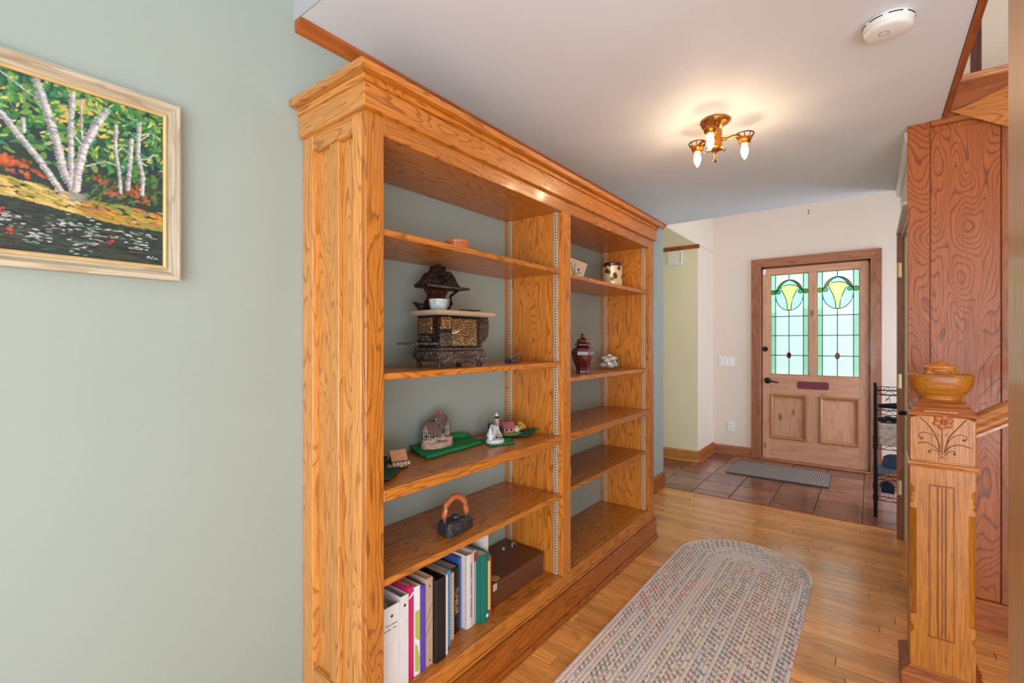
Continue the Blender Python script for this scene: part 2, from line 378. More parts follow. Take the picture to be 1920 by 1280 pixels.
def base_board(name, a, b, h=.12, th=.016, m='oak_trim', side=1, cap=True):
    # board along the line a-b (2D), sticking out to the left of a->b when side=1
    a = Vector((*a, 0)); b = Vector((*b, 0)); d = (b-a).normalized(); nrm = Vector((-d.y, d.x, 0))*side
    bb = B()
    def sect(prof):
        vs = [a+nrm*p+Vector((0, 0, q)) for p, q in prof]+[b+nrm*p+Vector((0, 0, q)) for p, q in prof]; k = len(prof)
        bb.add(vs, [tuple(range(k-1, -1, -1)), tuple(range(k, 2*k))]+[(i, (i+1) % k, k+(i+1) % k, k+i) for i in range(k)])
    sect([(0, .001), (th, .001), (th, h-.012), (th*.55, h-.004), (th*.5, h), (0, h)])
    o = structure(name, bb, M[m], bevel=.0008)
    b2 = B()
    vs = []; prof = [(th+.0005, .001), (th+.011, .001), (th+.010, .008), (th+.004, .014), (th+.0005, .016)]; k = len(prof)
    vs = [a+nrm*p+Vector((0, 0, q)) for p, q in prof]+[b+nrm*p+Vector((0, 0, q)) for p, q in prof]
    b2.add(vs, [tuple(range(k-1, -1, -1)), tuple(range(k, 2*k))]+[(i, (i+1) % k, k+(i+1) % k, k+i) for i in range(k)])
    if cap: part('shoe_moulding', b2, M[m], o)
    return o
base_board('baseboard_left', (WX, 2.975), (WX, YE+.002), .132, .016, side=-1, cap=False)
base_board('baseboard_alcove', (-2.7, 5.03), (WX+.004+.016, 5.03), .118, .016, 'oak_pale_lit', side=-1)
base_board('baseboard_alcove_side', (WX+.004, 5.016), (WX+.004, YF), .118, .016, 'oak_trim', side=-1)
base_board('baseboard_far', (WX+.02, YF), (-1.03, YF), .105, .016, 'casing', side=-1, cap=False)
base_board('baseboard_far_right', (.08, YF), (1.3, YF), .105, .016, 'casing', side=-1, cap=False)

def moulding(name, prof, a, b, n, m='oak_trim'):
    # prof list of (out, z); runs from a to b (2D), out along n
    a = Vector((*a, 0)); b = Vector((*b, 0)); n = Vector((*n, 0)); k = len(prof); bb = B()
    vs = [a+n*p+Vector((0, 0, q)) for p, q in prof]+[b+n*p+Vector((0, 0, q)) for p, q in prof]
    bb.add(vs, [tuple(range(k-1, -1, -1)), tuple(range(k, 2*k))]+[(i, (i+1) % k, k+(i+1) % k, k+i) for i in range(k)])
    return structure(name, bb, M[m])
cove = [(0, CZ-.036), (.004, CZ-.036), (.012, CZ-.030), (.020, CZ-.018), (.034, CZ-.010), (.036, CZ-.001), (0, CZ-.001)]
moulding('trim_1', cove, (WX, .754), (WX, YE-.01), (1, 0))
moulding('trim_2', [(p, q) for p, q in cove], (-2.69, 5.03), (WX+.02, 5.03), (0, -1))
# white moulding high on the right wall and white head board over the closet door
moulding('trim_3', [(0, CZ-.050), (.014, CZ-.050), (.024, CZ-.03), (.026, CZ-.002), (0, CZ-.002)], (.149, 2.93), (.149, YE), (-1, 0), 'white_trim')
structure('trim_4', B().box((.122, 3.05, 1.930), (.149, 3.90, 1.946)), M['white_trim'], bevel=.002)
# closet door in the right wall
d2 = thing('door_2', None, None, (.18, 3.4, 0)); del d2['label']; del d2['category']; d2['kind'] = 'structure'
part('casing_board', B().box((.127, 3.845, 0), (.16, 3.93, 1.929)), M['casing'], d2, bevel=.002)
part('casing_board', B().box((.135, 2.885, 0), (.16, 2.94, 1.929)), M['casing'], d2, bevel=.002)
part('casing_board', B().box((.146, 2.94, 1.89), (.16, 3.845, 1.929)), M['casing'], d2, bevel=.002)
part('door_leaf', B().box((.165, 2.94, .01), (.20, 3.843, 1.888)), M['cream'], d2, bevel=.002)
for z in (.33, 1.0, 1.70):
    hb = B().box((.133, 3.838, z-.045), (.150, 3.845, z+.045)); hb.tube([(.130, 3.838, z-.047), (.130, 3.838, z+.047)], .005, 8)
    part('hinge', hb, M['brass_pale'], d2, label='pale brass butt hinge')
lv = B().tube([(.165, 3.0, .90), (.158, 3.0, .90)], .026, 16).tube([(.16, 3.0, .90), (.115, 3.0, .90)], .011, 10).tube([(.118, 2.995, .90), (.112, 3.03, .895), (.114, 3.10, .888), (.12, 3.125, .89)], [.012, .0105, .009, .007], 8)
part('door_handle', lv, M['black'], d2, smooth=True, label='black lever handle')

# ---------------------------------------------------------------- entrance door
dr = thing('door_1', None, None, (-.475, YF, 0)); del dr['label']; del dr['category']; dr['kind'] = 'structure'
cw = .088
for nm, pts in (('left', [(-1.03, .0), (-.935, .0), (-.935, 2.035), (-1.03, 2.125)]), ('right', [(-.012, 0), (.075, 0), (.075, 2.125), (-.012, 2.035)]), ('top', [(-1.03, 2.125), (-.935, 2.035), (-.012, 2.035), (.075, 2.125)])):
    b = B().prism(pts, 'y', YF-.022, YF+.02); part('casing_board', b, M['casing'], dr, grain='x' if nm == 'top' else 'z', bevel=.003)
part('jamb', B().box((-.94, YF+.046, 0), (-.915, YF+.10, 2.05)).box((-.03, YF+.046, 0), (-.005, YF+.10, 2.05)).box((-.94, YF+.046, 2.005), (-.005, YF+.10, 2.05)), M['casing'], dr)
part('threshold', B().box((-.935, YF-.05, 0), (-.012, YF+.08, .018)), M['casing'], dr, bevel=.004)
DY0, DY1 = YF+.004, YF+.044
G = [(-.851, -.507), (-.439, -.092)]; GZ = (.902, 1.952)
lf = dict(z0=.02, z1=2.02, x0=-.925, x1=-.022)
def dboard(name, x0, x1, z0, z1, gr, y0=DY0, y1=DY1, m='pine', lab=None):
    return part(name, B().box((x0, y0, z0), (x1, y1, z1)), M[m], dr, grain=gr, bevel=.002, label=lab)
dboard('door_stile', -.925, -.851, .02, 2.02, 'z'); dboard('door_stile', -.092, -.022, .02, 2.02, 'z')
dboard('door_stile', -.507, -.439, .902, 1.952, 'z'); dboard('door_rail', -.851, -.092, 1.952, 2.02, 'x')
dboard('door_rail', -.851, -.092, .70, .902, 'x'); dboard('door_rail', -.851, -.092, .02, .235, 'x')
dboard('door_stile', -.526, -.417, .235, .70, 'z'); dboard('door_panel', -.853, -.524, .233, .702, 'z', DY0+.012, DY1-.008)
dboard('door_panel', -.419, -.090, .233, .702, 'z', DY0+.012, DY1-.008)
def mitre(rect, prof, y, parent, m, name, axis='y', sgn=-1, labels=None):
    # rect (a0,a1,z0,z1); prof (inward offset, height off plane)
    a0, a1, z0, z1 = rect; out = []
    cs = [(a0, z0), (a1, z0), (a1, z1), (a0, z1)]; ins = [(1, 1), (-1, 1), (-1, -1), (1, -1)]
    for i in range(4):
        j = (i+1) % 4; vs = []; k = len(prof)
        for (c, s_) in ((cs[i], ins[i]), (cs[j], ins[j])):
            for d, h in prof:
                p = (c[0]+s_[0]*d, c[1]+s_[1]*d)
                vs.append((p[0], y+sgn*h, p[1]) if axis == 'y' else (y+sgn*h, p[0], p[1]))
        b = B().add(vs, [tuple(range(k)), tuple(range(2*k-1, k-1, -1))]+[(q, (q+1) % k, k+(q+1) % k, k+q) for q in range(k)])
        out.append(part(name, b, m, parent, grain=('x' if axis == 'y' else 'y') if i % 2 == 0 else 'z'))
    return out
pm = [(0, 0), (0, .008), (.008, .011), (.016, .009), (.026, .002), (.03, 0), (.03, -.008), (0, -.008)]
mitre((-.851, -.526, .235, .70), pm, DY0, dr, M['pine_moulding'], 'panel_moulding')
mitre((-.417, -.092, .235, .70), pm, DY0, dr, M['pine_moulding'], 'panel_moulding')
# letter plate
def rrect(x0, x1, z0, z1, r, n=5):
    pts = []
    for cx, cz, a in ((x1-r, z1-r, 0), (x0+r, z1-r, 90), (x0+r, z0+r, 180), (x1-r, z0+r, 270)):
        for i in range(n+1):
            t = R(a+90*i/n); pts.append((cx+r*math.cos(t), cz+r*math.sin(t)))
    return pts
M['mauve'] = plain('dusky_mauve_plate', srgb(128, 56, 62), .6, 0, .15, 60)
part('letter_plate', B().prism(rrect(-.607, -.338, .768, .843, .018), 'y', DY0-.004, DY0+.002), M['mauve'], dr, label='dusky red letter plate')
part('sensor', B().box((-.922, DY0-.014, 1.957), (-.893, DY0, 2.012)), M['white'], dr, bevel=.002, label='small white alarm contact')
b = B().tube([(-.875, DY0, .838), (-.875, DY0-.012, .838)], .031, 20).tube([(-.875, DY0-.01, .838), (-.875, DY0-.05, .838)], .012, 10).tube([(-.875, DY0-.045, .838), (-.84, DY0-.052, .836), (-.79, DY0-.05, .826), (-.765, DY0-.046, .824)], [.011, .009, .008, .006], 8)
part('door_handle', b, M['black'], dr, smooth=True, label='black lever handle')
b = B().tube([(-.898, DY0, 1.17), (-.898, DY0-.012, 1.17)], .026, 20).box((-.902, DY0-.028, 1.152), (-.894, DY0-.01, 1.188))
part('deadbolt', b, M['black'], dr, label='black deadbolt turn')
for z in (.45, 1.75, .98): part('hinge', B().tube([(-.017, DY0-.004, z-.05), (-.017, DY0-.004, z+.05)], .006, 8), M['casing'], dr)

def pane_mat(name, c, tr=.35):
    k = NT(name); tc = k.n('ShaderNodeTexCoord').outputs['Object']
    a = k.noise(k.vmath('MULTIPLY', tc, (1, 1, .5)), 60, 3); col = k.mix(k.math('MULTIPLY', a, .35), c, tuple(min(1, x*.8) for x in c[:3])+(1,))
    t1 = k.n('ShaderNodeBsdfTranslucent'); k.set(t1.inputs[0], col)
    t2 = k.n('ShaderNodeBsdfTransparent'); k.set(t2.inputs[0], col)
    gl = k.n('ShaderNodeBsdfGlossy'); gl.inputs['Roughness'].default_value = .15
    mx = k.n('ShaderNodeMixShader'); mx.inputs[0].default_value = tr; k.set(mx.inputs[1], t1.outputs[0]); k.set(mx.inputs[2], t2.outputs[0])
    m2 = k.n('ShaderNodeMixShader'); m2.inputs[0].default_value = .04; k.set(m2.inputs[1], mx.outputs[0]); k.set(m2.inputs[2], gl.outputs[0])
    k.t.links.new(m2.outputs[0], k.out.inputs[0]); return k.m
P_ = {'clear': pane_mat('pale_aqua_glass', srgb(240, 250, 250), .42), 'edge': pane_mat('sea_green_glass', srgb(206, 238, 226), .5), 'leaf': pane_mat('leaf_green_glass', srgb(150, 196, 100), .3),
      'leaf2': pane_mat('olive_glass', srgb(160, 160, 96), .3), 'tulip': pane_mat('yellow_green_glass', srgb(236, 244, 190), .4), 'blue': pane_mat('ice_blue_glass', srgb(214, 242, 246), .4),
      'jade': pane_mat('jade_glass', srgb(140, 226, 176), .3), 'ruby': pane_mat('ruby_glass', srgb(214, 40, 56), .15), 'coral': pane_mat('coral_glass', srgb(236, 110, 84), .15), 'lime': pane_mat('lime_glass', srgb(180, 206, 100), .3)}
M['lead'] = plain('lead_came', srgb(44, 64, 60), .5, .5)
YG = DY0+.018
for gi, (x0, x1) in enumerate(G):
    sg = part('stained_glass_panel', B().box((x0, YG-.008, GZ[0]), (x1, YG+.008, GZ[0]+.008)).box((x0, YG-.008, GZ[1]-.008), (x1, YG+.008, GZ[1])).box((x0, YG-.008, GZ[0]), (x0+.006, YG+.008, GZ[1])).box((x1-.006, YG-.008, GZ[0]), (x1, YG+.008, GZ[1])), M['pine_moulding'], dr, label='leaded stained glass panel with a tulip')
    W = x1-x0; HH = GZ[1]-GZ[0]
    X = lambda u: x0+u*W
    Zv = lambda v: GZ[1]-v*HH
    us = [0.015, .135, .49, .86, .985]; vs_ = [.006, .42, .61, .805, .994]
    came = B()
    def line(p, r=.0038, closed=False): came.tube([(a, YG, c) for a, c in p], r, 6, closed=closed)
    def pane(pts, m): part('pane', B().prism(pts, 'y', YG-.0015, YG+.0015), P_[m], sg)
    for u in us[1:4]:
        if u == .49: line([(X(u), Zv(.006)), (X(u), Zv(.055))]); line([(X(u), Zv(.365)), (X(u), Zv(.994))])
        else: line([(X(u), Zv(.006)), (X(u), Zv(.994))])
    for v in vs_[1:4]: line([(X(.015), Zv(v)), (X(.985), Zv(v))])
    for i in range(4):
        for j in range(4):
            if j == 0 and i in (1, 2): continue
            pane([(X(us[i])+.001, Zv(vs_[j+1])+.001), (X(us[i+1])-.001, Zv(vs_[j+1])+.001), (X(us[i+1])-.001, Zv(vs_[j])-.001), (X(us[i])+.001, Zv(vs_[j])-.001)], 'edge' if i in (0, 3) else 'clear')
    cx = X(.4975); cz = Zv(.21); rx = (X(.86)-X(.135))/2; rz = .158
    E = lambda t, s=1.0, sz=None: (cx+rx*s*math.cos(R(t)), cz+rz*(sz or s)*math.sin(R(t)))
    L_, R_, T_, Bt = X(.135), X(.86), Zv(.006), Zv(.42)
    pane([(L_, T_)]+[E(t) for t in range(180, 89, -10)]+[(cx, T_)], 'clear'); pane([(R_, T_), (cx, T_)]+[E(t) for t in range(90, -1, -10)], 'clear')
    pane([(L_, Bt), (cx, Bt)]+[E(t) for t in range(270, 179, -10)], 'clear'); pane([(R_, Bt)]+[E(t) for t in range(360, 269, -10)]+[(cx, Bt)], 'clear')
    # tulip
    tw = rx*.63; ztop = cz+rz*.60
    rt = [(cx+tw, ztop-.012), (cx+tw*.80, cz+rz*.25), (cx+tw*.46, cz-rz*.15), (cx+tw*.26, cz-rz*.55), (cx+tw*.19, cz-rz*.98)]
    lt = [(2*cx-a, c) for a, c in rt]
    tp = [(cx-tw*.55, ztop+.006), (cx, ztop+.012), (cx+tw*.55, ztop+.006)]
    pane(lt[::-1]+tp+rt, 'tulip')
    pane([E(t) for t in range(0, -81, -10)]+rt[::-1]+[E(12)], 'blue'); pane([E(t) for t in range(180, 261, 10)]+lt[::-1]+[E(168)], 'blue')
    fi = lambda t: float(np.interp(min(t, 180-t), [12, 25, 40, 65, 90], [.98, .885, .83, .90, .975]))
    pane([lt[0]]+tp+[rt[0]]+[E(t, fi(t)) for t in range(42, 139, 8)], 'tulip' if False else 'blue')
    inn = [E(t, fi(t)) for t in range(15, 166, 5)]
    for a_, b_, m_ in ((12, 88, 'leaf2'), (92, 168, 'leaf')):
        st_ = [a_+(b_-a_)*q/12 for q in range(13)]
        pane([E(t) for t in st_]+[E(t, fi(t)) for t in (st_[::-1][:-1] if m_ == 'leaf2' else st_[::-1][1:])], m_)
    line([E(t) for t in range(0, 360, 10)], closed=True); line(inn); line(lt[::-1]+tp+rt); line([E(12), rt[0]]); line([E(168), lt[0]]); line([(lt[-1]), (rt[-1])], .0035)
    for a, dz, c in ((-.146, 0, 'lime'), (-.101, .003, 'jade'), (.099, .003, 'jade'), (.146, 0, 'lime')):
        px, pz = cx+a, cz+.034+dz
        el = [(px+.0225*math.cos(R(t)), pz+.024*math.sin(R(t))) for t in range(0, 360, 24)]
        part('pane', B().prism(el, 'y', YG-.0035, YG-.0016), P_[c], sg); came.tube([(p, YG-.002, q) for p, q in el], .0026, 6, closed=True)
    px, pz = X(.49), Zv(.805); el = [(px+.018*math.cos(R(t)), pz+.030*math.sin(R(t))) for t in range(0, 360, 24)]
    part('pane', B().prism(el, 'y', YG-.0035, YG-.0016), P_['ruby' if gi == 0 else 'coral'], sg); came.tube([(p, YG-.002, q) for p, q in el], .003, 6, closed=True)
    part('lead_came', came, M['lead'], sg)
# outside: porch slab, lawn and shrubs seen blurred through the glass
structure('ground', B().box((-8, 5.76, -.12), (8, 24, -.02)), plain('lawn_green', srgb(160, 186, 140), .9, 0, .2, 6))
pr = thing('porch_rail', 'white porch rail outside, seen blurred through the door glass', 'railing', (-.5, 7.2, -.02))
part('rail', B().box((-2.5, 7.17, .80), (1.6, 7.23, .88)), M['white_trim'], pr, bevel=.004)
part('rail', B().box((-2.5, 7.17, .10), (1.6, 7.23, .17)), M['white_trim'], pr, bevel=.004)
for k in range(17): part('baluster', B().box((-2.42+k*.25, 7.185, .17 if k % 8 else -.02), (-2.38+k*.25, 7.215, .80)), M['white_trim'], pr)
hm = plain('hedge_leaves', srgb(150, 186, 140), .8, 0, .3, 12)
hb = B()
for k in range(26):
    hb.ball((-5+k*.36, 10.5+rnd.uniform(-.4, .4), .75+rnd.uniform(0, .5)), (.5, .45, .8), 10, k=6)
hb.box((-5, 10.4, -.02), (4.2, 10.7, .6))
tag(part('hedge', hb, hm, smooth=True), 'pale green hedge blurred behind the leaded glass', 'hedge')

# ================================================================= BOOKCASE
XF = -1.10
bc = thing('bookcase', 'large golden oak built-in bookcase with ten open bays along the sage wall', 'bookcase', (-1.27, 1.85, 0))
bv = .0016
def oak(name, a, b, gr=None, m='oak', parent=bc, bevel=bv, label=None): return part(name, B().box(a, b), M[m], parent, grain=gr, bevel=bevel, label=label)
# near end panel (faces the camera)
YN = .78
oak('stile', (WX+.002, YN, .14), (-1.371, YN+.022, 1.888), 'z', 'oak_pale_lit'); oak('stile', (-1.163, YN, .14), (-1.122, YN+.022, 1.888), 'z', 'oak_pale_lit')
oak('top_rail', (-1.371, YN, 1.838), (-1.163, YN+.022, 1.888), 'x', 'oak_pale_lit'); oak('bottom_rail', (-1.371, YN, .14), (-1.163, YN+.022, .24), 'x', 'oak_pale_lit')
oak('end_panel', (-1.371, YN+.019, .24), (-1.163, YN+.0245, 1.838), 'z', 'oak_pale_lit')
oak('batten', (-1.286, YN+.005, .24), (-1.240, YN+.019, 1.838), 'z', 'oak_pale_lit')
oak('side_panel', (WX+.002, YN+.025, .14), (-1.122, YN+.045, 1.90), 'z')
# far end
oak('side_panel', (WX+.002, 2.842, .14), (-1.122, 2.862, 1.90), 'z', 'oak'); oak('side_panel', (WX+.002, 2.90, .14), (-1.122, 2.92, 1.90), 'z')
# divider
oak('divider_panel', (WX+.002, 1.812, .19), (-1.122, 1.832, 1.835), 'z'); oak('divider_panel', (WX+.002, 1.863, .19), (-1.122, 1.883, 1.835), 'z')
# face frame
oak('face_stile', (-1.122, YN, .14), (XF, .840, 1.888), 'z', 'oak'); oak('face_stile', (-1.122, 1.812, .197), (XF, 1.883, 1.833), 'z'); oak('face_stile', (-1.122, 2.842, .14), (XF, 2.92, 1.888), 'z')
oak('face_rail', (-1.122, .840, 1.833), (XF, 2.842, 1.888), 'y'); oak('face_rail', (-1.122, .840, .14), (XF, 2.842, .197), 'y')
for y0, y1 in ((.840, 1.812), (1.883, 2.842)): oak('face_rail', (-1.122, y0, .793), (XF, y1, .826), 'y')
oak('top_board', (WX+.002, .8, 1.835), (-1.122, 2.86, 1.853), 'y')
# cornice: fascia, bed mould, crown shelf (each three sided)
def ringboard(name, e, z0, z1, ef, xin, m, mn, bev, dn=.03):
    w_ = e+xin; x1, y0, y1 = XF+e, YN-e, 2.92+ef
    def pr_(pts, gr, mm): part(name, B().prism(pts, 'z', z0, z1), M[mm], bc, grain=gr, bevel=bev)
    pr_([(x1, y0), (x1, y1), (x1-w_, y1-w_), (x1-w_, y0+w_)], 'y', m)
    pr_([(x1, y0), (x1-w_, y0+w_), (WX+.002, y0+w_), (WX+.002, y0)], 'x', mn)
    pr_([(x1, y1), (x1-w_, y1-w_), (WX+.002, y1-w_), (WX+.002, y1)], 'x', m)
def cornice(name, e, z0, z1, efar=None, xin=.021, m='oak', mn='oak_pale_lit'):
    ringboard(name, e, z0, z1, efar or e, xin, m, mn, .002)
cornice('fascia', .015, 1.887, 1.955); cornice('bed_moulding', .022, 1.955, 1.974, .03); cornice('crown', .045, 1.974, 1.996, .05, m='oak')
oak('crown_top', (WX+.002, YN+.0, 1.975), (XF-.03, 2.91, 1.994), 'y')
# plinth
def plinth(name, e, z0, z1, m='oak'):
    ringboard(name, e, z0, z1, e, .02, m, m, .003)
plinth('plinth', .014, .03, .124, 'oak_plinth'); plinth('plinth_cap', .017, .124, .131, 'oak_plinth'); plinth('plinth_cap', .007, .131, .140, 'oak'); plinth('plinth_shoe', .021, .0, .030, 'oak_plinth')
# fixed shelves, deck and loose shelves
sh = [('deck', .18, .197, (.84, 2.842), -1.122)]
def shelf(y0, y1, z1, th=.02, xf=-1.122, name='shelf', m='oak'):
    s = oak(name, (WX+.003, y0+.002, z1-th), (xf, y1-.002, z1), 'y', m); return s
UL, UR = (.825, 1.812), (1.883, 2.842)
for u in (UL, UR):
    shelf(*u, .197, .02, -1.122, 'deck'); shelf(*u, .826, .02, -1.122, 'fixed_shelf')
for z1 in (1.573, 1.158): shelf(*UL, z1, .019, -1.108)
shelf(*UL, .567, .02, -1.108)
for z1 in (1.566, 1.082): shelf(*UR, z1, .020, -1.118)
shelf(*UR, .568, .02, -1.118)
# metal shelf standards
M['slot'] = plain('slot_black', srgb(30, 26, 24), .7)
def standard(x, yf, sgn, z0, z1):
    b = B(); w = .0085; t = .0035
    ya, yb = (yf-t, yf) if sgn < 0 else (yf, yf+t)
    b.box((x-w, ya, z0), (x+w, yb, z1)); ye = yf+sgn*(t+.0002)
    z = z0+.01
    while z < z1-.01:
        b.add([(x-.0035, ye, z), (x+.0035, ye, z), (x+.0035, ye, z+.006), (x-.0035, ye, z+.006)], [(0, 1, 2, 3)], 1); z += .0127
    part('shelf_standard', b, [M['steel'], M['slot']], bc, grain='z', label='slotted zinc shelf strip')
for z0, z1 in ((.199, .80), (.828, 1.833)):
    for x in (-1.136, -1.395):
        standard(x, 1.812, -1, z0, z1); standard(x, 2.842, -1, z0, z1)
        standard(x, .826, 1, z0, z1); standard(x, 1.883, 1, z0, z1)

# ================================================================= PAINTING
pc = thing('painting', 'framed painting of white birches beside a dark stream on the sage wall', 'painting', (WX+.015, .15, 1.404))
PYa, PYb, PZa, PZb = -.15, .442, 1.404, 1.849
prof = [(0, 0), (0, .028), (.005, .031), (.012, .029), (.022, .015), (.028, .013), (.028, 0)]
mitre((PYa, PYb, PZa, PZb), prof, WX+.001, pc, M['frame_wood'], 'frame_rail', axis='x', sgn=1)
mitre((PYa+.028, PYb-.028, PZa+.028, PZb-.028), [(0, 0), (0, .018), (.004, .02), (.008, .017), (.008, 0)], WX+.001, pc, M['gold'], 'gilt_slip', axis='x', sgn=1)
def canvas():
    NY, NZ = 330, 270
    ya, yb, za, zb = PYa+.034, PYb-.034, PZa+.034, PZb-.034
    img = np.zeros((NZ, NY, 3)); YY, ZZ = np.meshgrid(np.linspace(0, 1, NY), np.linspace(0, 1, NZ))
    # picture coordinates: crop coordinates of the photographed part; s in 0..810 over the visible part, t down 0..1000
    vis0 = (.128-ya)/(yb-ya)   # left edge of the photographed part
    def Q(cx, cy):   # crop px -> (u, v up)
        f = cx/810; top = 175+f*240; bot = 1080+f*75
        return vis0+(1-vis0)*f, 1-(cy-top)/(bot-top)
    r = np.random.RandomState(5)
    L = lambda c: np.array(srgb(*c)[:3])
    img[:] = L((34, 52, 46))
    def dab(u, v, a, b, ang, c, al=.9):
        R0 = max(a, b)*1.3; i0, i1 = int((u-R0)*NY), int((u+R0)*NY)+1; j0, j1 = int((v-R0*1.4)*NZ), int((v+R0*1.4)*NZ)+1
        i0, j0 = max(i0, 0), max(j0, 0); i1, j1 = min(i1, NY), min(j1, NZ)
        if i0 >= i1 or j0 >= j1: return
        x = YY[j0:j1, i0:i1]-u; z = (ZZ[j0:j1, i0:i1]-v)*.72
        ca, sa = math.cos(ang), math.sin(ang); p = (x*ca+z*sa)/a; q = (-x*sa+z*ca)/b
        m = (p*p+q*q < 1)*al*(.75+.25*r.rand(j1-j0, i1-i0)); img[j0:j1, i0:i1] = img[j0:j1, i0:i1]*(1-m[..., None])+L(c)*m[..., None]
    def pick(cs): c = cs[r.randint(len(cs))]; return tuple(int(np.clip(k+r.randint(-12, 13), 0, 255)) for k in c)
    for _ in range(500): dab(r.rand(), .4+.6*r.rand(), .02+.02*r.rand(), .015, r.rand()*3, pick([(30, 50, 52), (40, 52, 66), (26, 70, 54), (44, 60, 40), (34, 44, 58)]))
    for _ in range(1100):
        u = r.rand(); v = .52+.48*r.rand()**.7; dab(u, v, .008+.016*r.rand(), .004+.007*r.rand(), r.rand()*3, pick([(40, 110, 60), (70, 130, 60), (44, 130, 96), (120, 160, 70), (26, 84, 60), (90, 140, 60)]), .75)
    for _ in range(150): dab(r.rand(), .62+.38*r.rand(), .006+.01*r.rand(), .004, r.rand()*3, pick([(180, 200, 90), (200, 176, 80), (214, 206, 120), (150, 190, 110)]), .85)
    for (cx, cy) in ((280, 380), (300, 420), (350, 340), (390, 365), (480, 480)):
        for _ in range(14): u, v = Q(cx, cy); dab(u+r.randn()*.025, v+r.randn()*.025, .011, .006, r.rand(), pick([(206, 170, 80), (196, 160, 90), (160, 190, 80)]))
    # bank
    for _ in range(700):
        cx = r.rand()*1500-690; base = 800+130*max(cx, 0)/500 if cx < 500 else 930+50*(cx-500)/310
        up = r.rand()**1.5*90; u, v = Q(cx, min(base, 1000)-up); dab(u, v, .012+.014*r.rand(), .005, -.2, pick([(206, 176, 96), (190, 160, 90), (150, 130, 50), (214, 186, 130), (170, 150, 70)] if cx < 350 else [(200, 150, 50), (170, 120, 50), (140, 130, 60), (120, 140, 70), (190, 110, 60)]), .85)
    for (cx, cy, n_) in ((20, 640, 30), (60, 650, 22), (510, 780, 16), (640, 790, 22), (700, 815, 16), (470, 740, 10), (620, 770, 10), (150, 700, 12)):
        for _ in range(n_): u, v = Q(cx, cy); dab(u+r.randn()*.02, v+r.randn()*.022, .009, .006, r.rand()*3, pick([(200, 96, 50), (180, 84, 44), (150, 70, 50)]), .7)
    for _ in range(150): u, v = Q(380+r.rand()*420, 700+r.rand()*150); dab(u, v, .012, .004, .4+r.rand(), pick([(60, 96, 50), (90, 120, 50), (40, 70, 40)]), .7)
    # water
    for _ in range(1500):
        cx = r.rand()*1500-690; base = (800+130*max(cx, 0)/500 if cx < 500 else 930+50*(cx-500)/310)+18
        u, v0 = Q(cx, base); v = r.rand()*v0; dab(u, v, .014+.02*r.rand(), .0045, 0, pick([(26, 32, 36), (34, 38, 50), (20, 26, 24), (44, 56, 48), (60, 54, 44), (30, 60, 50)]), .9)
    for (cx, cy, s_) in ((270, 950, 60), (160, 1010, 40), (560, 1000, 60), (690, 1040, 40), (370, 1050, 30), (420, 985, 30), (40, 930, 50)):
        for _ in range(34): u, v = Q(cx+r.randn()*s_, cy+r.randn()*28); dab(u, v, .006+.006*r.rand(), .0022, 0, pick([(190, 200, 206), (120, 140, 140), (214, 214, 210), (70, 110, 90)]), .8)
    for (cx, cy) in ((515, 1015), (45, 985), (0, 890)):
        for _ in range(7): u, v = Q(cx+r.randn()*10, cy+r.randn()*12); dab(u, v, .006, .004, 0, (176, 70, 40), .8)
    def stroke(pts, w, n=60):
        P = [Q(*p) for p in pts]; w0 = w/810*(1-vis0)/2
        for k in range(len(P)-1):
            (a, b), (c, d) = P[k], P[k+1]; ln = math.hypot(c-a, (d-b)*.72); m = max(6, int(ln/.004)); ang = math.atan2((d-b)*.72, c-a)
            for i in range(m):
                t = i/m; off = r.randn()*w0*.12
                dab(a+(c-a)*t-off, b+(d-b)*t, .006, w0*1.05, ang, pick([(176, 172, 178), (196, 192, 190), (150, 148, 160)]), .9)
                sd = math.sin(ang), -math.cos(ang)
                dab(a+(c-a)*t+sd[0]*w0*.6, b+(d-b)*t+sd[1]*w0*.6, .005, w0*.4, ang, pick([(96, 92, 104), (120, 112, 110)]), .7)
                if r.rand() < .35: dab(a+(c-a)*t-sd[0]*w0*.5, b+(d-b)*t, .006, w0*.4, ang, (226, 222, 214), .85)
    stroke([(-260, 200), (-200, 500), (-170, 700), (-160, 800)], 34); stroke([(-90, 260), (-120, 520), (-150, 790)], 24); stroke([(-420, 240), (-400, 560), (-390, 790)], 26)
    stroke([(320, 290), (310, 480), (312, 640), (315, 720)], 28); stroke([(0, 400), (70, 500), (160, 620), (270, 790)], 34); stroke([(150, 230), (195, 370), (240, 520), (275, 680), (330, 790)], 42)
    stroke([(490, 370), (430, 460), (375, 560), (345, 680), (335, 780)], 42); stroke([(300, 470), (365, 550)], 12); stroke([(385, 655), (480, 630), (580, 660)], 10); stroke([(360, 330), (365, 520)], 10); stroke([(0, 200), (100, 285), (160, 330)], 9)
    stroke([(540, 450), (535, 560), (555, 680), (565, 790)], 20); stroke([(625, 520), (615, 650), (603, 775)], 24); stroke([(668, 440), (660, 600), (690, 715), (682, 800)], 24); stroke([(660, 622), (720, 622), (755, 597)], 9); stroke([(680, 525), (735, 493)], 9); stroke([(540, 590), (570, 560), (605, 590)], 7); stroke([(95, 430), (100, 500)], 20)
    for _ in range(60): u, v = Q(300+r.rand()*90, 790+r.rand()*40); dab(u, v, .01, .004, -.4, pick([(150, 150, 140), (110, 120, 100)]), .6)
    for _ in range(160): u, v = Q(r.rand()*810, 230+r.rand()*260); dab(u, v, .008, .005, r.rand()*3, pick([(80, 150, 70), (150, 180, 80), (50, 120, 80)]), .7)
